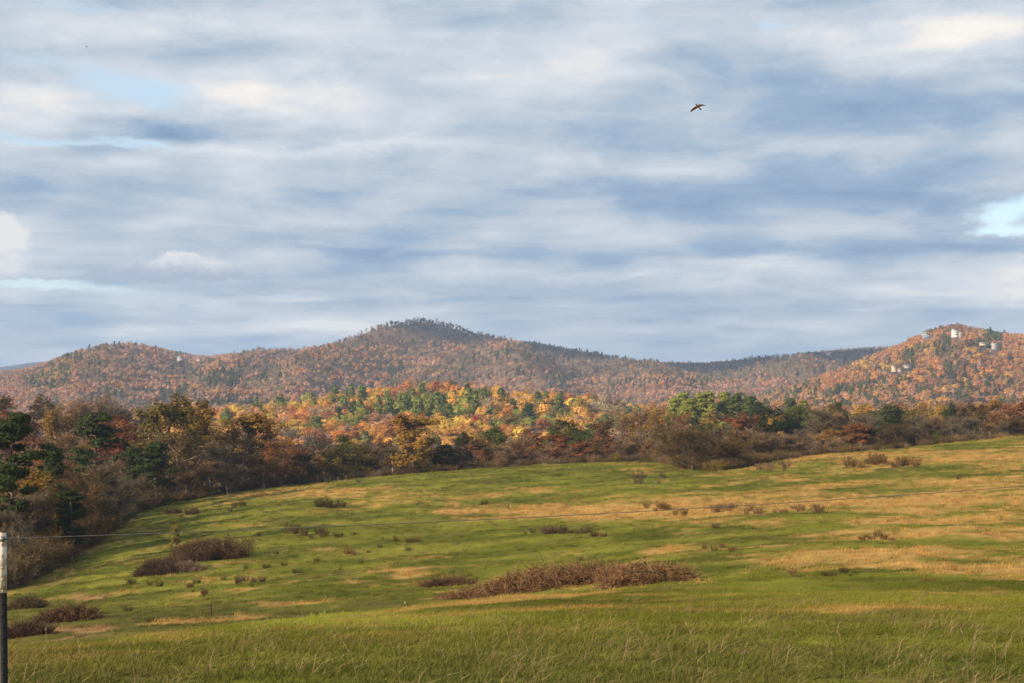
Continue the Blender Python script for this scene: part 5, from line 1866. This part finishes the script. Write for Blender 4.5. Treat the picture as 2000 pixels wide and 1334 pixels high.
def house_at(hill, px, py, rot, label, drop=0.0):
    t = np.linspace(.2, 1.0, 900)
    X, Y, Z = hill.point(np.full(900, float(px)), t)
    _, p = to_px(X, Y, Z)
    hit = np.where(p <= py)[0]
    i = int(hit[0]) if len(hit) else int(np.argmin(p))
    o = thing('house', label, 'house', (X[i], Y[i], Z[i] - drop), R(rot))
    o.scale = (.78,) * 3 if hill is RIGHT_HILL else (.62,) * 3
    return o


def houses():
    h = house_at(RIGHT_HILL, 1868, 661, 14, 'big white three-storey house highest on the right hill', -3.0)
    gable('m', h, -8, 3, -5, 6, -3, 9.5, 3.2, (M_WALLW, M_ROOFW))
    g = Geo(); g.box((3.02, -6, -5), (9, 3, 6.5)); link('wing', g.mesh('wing', [M_WALLT]), h)
    g = Geo(); g.box((2.8, -6.3, 6.52), (9.3, 3.3, 7.0)); link('wing_roof', g.mesh('wing_roof', [M_ROOFW]), h)
    windows(h, [(-6, 1), (-3, 1), (0, 1), (-6, 5), (-3, 5), (0, 5)], -5.02, 1.7, 1.8)
    windows(h, [(4.6, 0), (7.2, 0), (4.6, 3.2), (7.2, 3.2)], -6.02, 1.5, 1.7)
    h = house_at(RIGHT_HILL, 1811, 659, -12, 'long low house with grey roof among bare trees on the hilltop', -5.0)
    gable('m', h, -10, 3, -4, 4, -2, 4.2, 2.6, (M_WALLG, M_ROOFG))
    g = Geo(); g.box((3.02, -4.5, -2), (10, 3, 3.6)); link('garage', g.mesh('garage', [M_WALLW]), h)
    g = Geo(); g.box((2.8, -4.9, 3.62), (10.3, 3.4, 4.2)); link('garage_roof', g.mesh('garage_roof', [M_ROOFW]), h)
    windows(h, [(-8, 1), (-5, 1), (-2, 1), (1, 1)], -4.02, 1.7, 1.7)
    h = house_at(RIGHT_HILL, 1943, 686, 24, 'grey flat-fronted house with dark side under the dark pine patch', -4.0)
    gable('m', h, -6, 6, -5, 5, -3, 7.0, 2.2, (M_WALLG, M_ROOFW))
    windows(h, [(-4, 1), (-1, 1), (2, 1), (-4, 4.2), (-1, 4.2), (2, 4.2)], -5.02, 1.5, 1.6)
    g = Geo(); g.box((-6, -7.5, .2), (6, -5.02, .5)); link('deck', g.mesh('deck', [M_DECK]), h)
    h = house_at(RIGHT_HILL, 1920, 682, 0, 'small pale shed-like house left of the grey flat-fronted one', -5.0)
    gable('m', h, -6, 6, -3, 3, -2, 2.4, 1.4, (M_WALLT, M_ROOFW))
    windows(h, [(-3, .6), (0, .6), (3, .6)], -3.02, 1.3, 1.2)
    h = house_at(RIGHT_HILL, 1753, 728, 10, 'cream house with brown roof half way up the right hill', -3.0)
    gable('m', h, -10, -2, -4, 4, -4, 5.6, 2.4, (M_WALLT, M_ROOFB))
    gable('m', h, -1.9, 8, -3.5, 3.5, -4, 2.4, 2.2, (M_WALLT, M_ROOFB))
    windows(h, [(-8, 0), (-5, 0), (-8, 3), (-5, 3)], -4.02, 1.6, 1.7)
    windows(h, [(1, -.5), (4, -.5), (7, -.5)], -3.52, 1.6, 1.7)
    h = house_at(RIGHT_HILL, 1772, 727, 0, 'small white-roofed outbuilding right of the cream house', -5.0)
    gable('m', h, -5, 5, -3, 3, -2, 2.4, 1.5, (M_WALLG, M_ROOFW))
    windows(h, [(-2, .4), (2, .4)], -3.02, 1.3, 1.2)
    h = house_at(MOUNTAIN, 389, 707, 20, 'white-roofed house on the saddle of the left mountain', -7.5)
    gable('m', h, -7, 7, -4, 4, -10, -2, 2.6, (M_WALLT, M_ROOFW))
    windows(h, [(-5, -5), (-2, -5), (2, -5), (5, -5)], -4.02, 1.8, 1.8)
    h = house_at(MOUNTAIN, 352, 704, -10, 'grey-green roofed house left of the white-roofed one on the saddle', -6.5)
    gable('m', h, -8, 8, -5, 5, -13, -1, 3.4, (M_WALLG, M_ROOFG))
    windows(h, [(-6, -4), (-2, -4), (2, -4), (6, -4)], -5.02, 1.8, 1.8)
    h = house_at(MOUNTAIN, 1618, 693, 8, 'lone white house on the far ridge left of the right hill', -7.0)
    gable('m', h, -9, 7, -4, 4, -14, 0, 3.0, (M_WALLW, M_ROOFW))
    windows(h, [(-7, -3), (-3.5, -3), (0, -3), (3.5, -3)], -4.02, 1.8, 1.8)


houses()


# ------------------------------------------------------------------ birds
def bird_mesh(flap):
    """Body, wings and tail as one continuous surface. Span 0.40 m; nose towards -x, wings along +-y before posing."""
    # cross sections: (x, half width, half height, z)
    sec = [(-.098, .003, .003, .004), (-.088, .0085, .0085, .006), (-.072, .0145, .0145, .006), (-.055, .0155, .0155, .002), (-.03, .021, .021, 0), (0, .0235, .0225, 0),
           (.03, .0175, .016, 0), (.055, .011, .009, .001), (.075, .012, .004, .002), (.11, .022, .0025, .002), (.135, .027, .0018, .002)]
    v = []; col = []
    sides = 10
    for x, w, h, z in sec:
        for s in range(sides):
            a = 2 * math.pi * s / sides
            v.append((x, math.cos(a) * w * 1.25, z + math.sin(a) * h * 1.35))
            if x < -.06:
                c = (.16, .10, .055)
            elif x > .065:
                c = (.30, .12, .04) if x < .12 else (.05, .035, .03)
            else:
                c = (.30, .15, .055) if math.sin(a) < .2 else (.20, .10, .05)
            col.append(c)
    q = []
    for k in range(len(sec) - 1):
        for s in range(sides):
            a = k * sides + s; b = k * sides + (s + 1) % sides
            q.append((a, b, b + sides, a + sides))
    t = []
    for end, rev in ((0, True), (len(sec) - 1, False)):
        v.append((sec[end][0] + (-.008 if rev else .004), 0, sec[end][3] - (.001 if rev else 0))); col.append((.06, .05, .05))
        c = len(v) - 1
        for s in range(sides):
            t.append((end * sides + s, end * sides + (s + 1) % sides, c))
    # wings: lofted profiles rooted in the flank rings (share the side vertices of sections 4..6)
    for sg, dih, sweep in ((1, flap[0], flap[1]), (-1, flap[2], flap[3])):
        side = 0 if sg > 0 else sides // 2
        root = [4 * sides + side, 5 * sides + side, 6 * sides + side]
        prev = root
        for f, lead, trail, c in ((.25, -.045, .035, (.24, .12, .05)), (.5, -.040, .030, (.17, .11, .06)), (.75, -.018, .034, (.14, .10, .075)), (.92, .014, .044, (.06, .05, .05)), (1.0, .040, .052, (.03, .03, .035))):
            yy = .022 + .178 * f
            sw = sweep * f * f
            zz = dih * f * .2 - .02 * f * f
            ids = []
            for xx, dz in ((lead, 0), ((lead + trail) / 2, .005 * (1 - f)), (trail, 0)):
                v.append((xx + sw, sg * yy * math.cos(dih * .9), zz + dz)); col.append(c)
                ids.append(len(v) - 1)
            q += [(prev[0], prev[1], ids[1], ids[0]), (prev[1], prev[2], ids[2], ids[1])]
            prev = ids
    return v, q, t, col


def bird_material():
    m, nt, N, out = new_mat('plumage')
    a = nt.nodes.new('ShaderNodeAttribute'); a.attribute_name = 'plumage'
    d = nt.nodes.new('ShaderNodeBsdfDiffuse'); N.put(d.inputs[0], a.outputs['Color'])
    tl = nt.nodes.new('ShaderNodeBsdfTranslucent'); N.put(tl.inputs[0], a.outputs['Color'])
    mx = nt.nodes.new('ShaderNodeMixShader'); mx.inputs[0].default_value = .25
    nt.links.new(d.outputs[0], mx.inputs[1]); nt.links.new(tl.outputs[0], mx.inputs[2])
    nt.links.new(mx.outputs[0], out.inputs[0])
    return m


def birds():
    M = bird_material()
    v, q, t, col = bird_mesh((-.596, -.06, .197, .025))
    me = mesh_of('bird', v, [q, t], [M], None, True, {'plumage': ('FLOAT_COLOR', 'POINT', np.array(col))})
    # a falcon-like bird heading left, banking so that one wing points down towards us
    Y = 38.0
    o = thing('bird', 'brown and orange bird of prey gliding with swept wings against the cloud', 'bird', (at(1363, Y), Y, (HZ - 208) / F * Y), 0, None, me)
    o.rotation_euler = (-.072, .486, .723)
    o.scale = (1.1, 1.1, 1.1)
    Y = 170.0
    o = thing('bird', 'tiny distant dark bird high in the upper left sky', 'bird', (at(170, Y), Y, (HZ - 91) / F * Y), R(40), None, me)


birds()


# ------------------------------------------------------------------ air
def haze():
    g = Geo()
    g.box((-9000, -6000, -80), (9000, 9500, 292))
    m, nt, N, out = new_mat('haze')
    v = nt.nodes.new('ShaderNodeVolumePrincipled')
    v.inputs['Color'].default_value = (0.52, 0.69, 1.0, 1)
    v.inputs['Density'].default_value = 0.000100
    v.inputs['Anisotropy'].default_value = 0.0
    nt.links.new(v.outputs[0], out.inputs['Volume'])
    me = g.mesh('haze', [m])
    link('haze', me, None, kind='stuff')


haze()


def clouds():
    """Unseen clouds added high to the left of the view, to shade the mountain flanks."""
    m, nt, N, out = new_mat('cloud')
    d_ = nt.nodes.new('ShaderNodeBsdfDiffuse'); d_.inputs[0].default_value = (.85, .85, .85, 1)
    t_ = nt.nodes.new('ShaderNodeBsdfTranslucent'); t_.inputs[0].default_value = (.85, .85, .85, 1)
    mx = nt.nodes.new('ShaderNodeMixShader'); mx.inputs[0].default_value = .5
    nt.links.new(d_.outputs[0], mx.inputs[1]); nt.links.new(t_.outputs[0], mx.inputs[2]); nt.links.new(mx.outputs[0], out.inputs[0])
    import bmesh
    bm = bmesh.new(); bmesh.ops.create_icosphere(bm, subdivisions=3, radius=1)
    sv = np.array([v.co[:] for v in bm.verts]); sf = np.array([[v.index for v in f.verts] for f in bm.faces]); bm.free()
    along = np.array([SUN[0], SUN[1]]) / np.hypot(SUN[0], SUN[1]); across = np.array([along[1], -along[0]])
    for name_i, (tx, ty, tz, alt, lx, ly, puff, n, seed) in enumerate(CLOUD_SHADE):
        rng = np.random.default_rng(seed)
        Lr = (alt - tz) / SUN[2]
        c = np.array([tx, ty, tz]) + SUN * Lr
        g = Geo()
        for k in range(n):
            u, w = rng.uniform(-1, 1, 2)
            if u * u + w * w > 1 + rng.normal() * .15:
                continue
            r = puff * rng.uniform(.6, 1.3) * (1 - .4 * (u * u + w * w))
            p = c + np.array([*(along * u * lx + across * w * ly), rng.uniform(-.2, .3) * r])
            dsp = 1 + .35 * (fbm(sv[:, 0] * 2 + k, sv[:, 1] * 2 + sv[:, 2] * 1.7, seed, 3) - .5)[:, None] * 2
            g.tris(p + sv * dsp * np.array([r, r, r * .42]), sf)
        link('cloud', g.mesh('cloud', [m], True), None, kind='stuff')


CLOUD_SHADE = [  # unseen clouds, added for the shade they throw on the mountain
    (860, 3520, 90, 1250, 420, 420, 120, 90, 501),
    (300, 3480, 110, 1250, 400, 380, 115, 90, 503),
    (-130, 3660, 160, 1250, 230, 230, 80, 60, 504),
    (-760, 2880, 50, 1250, 90, 130, 60, 26, 505),
]
clouds()
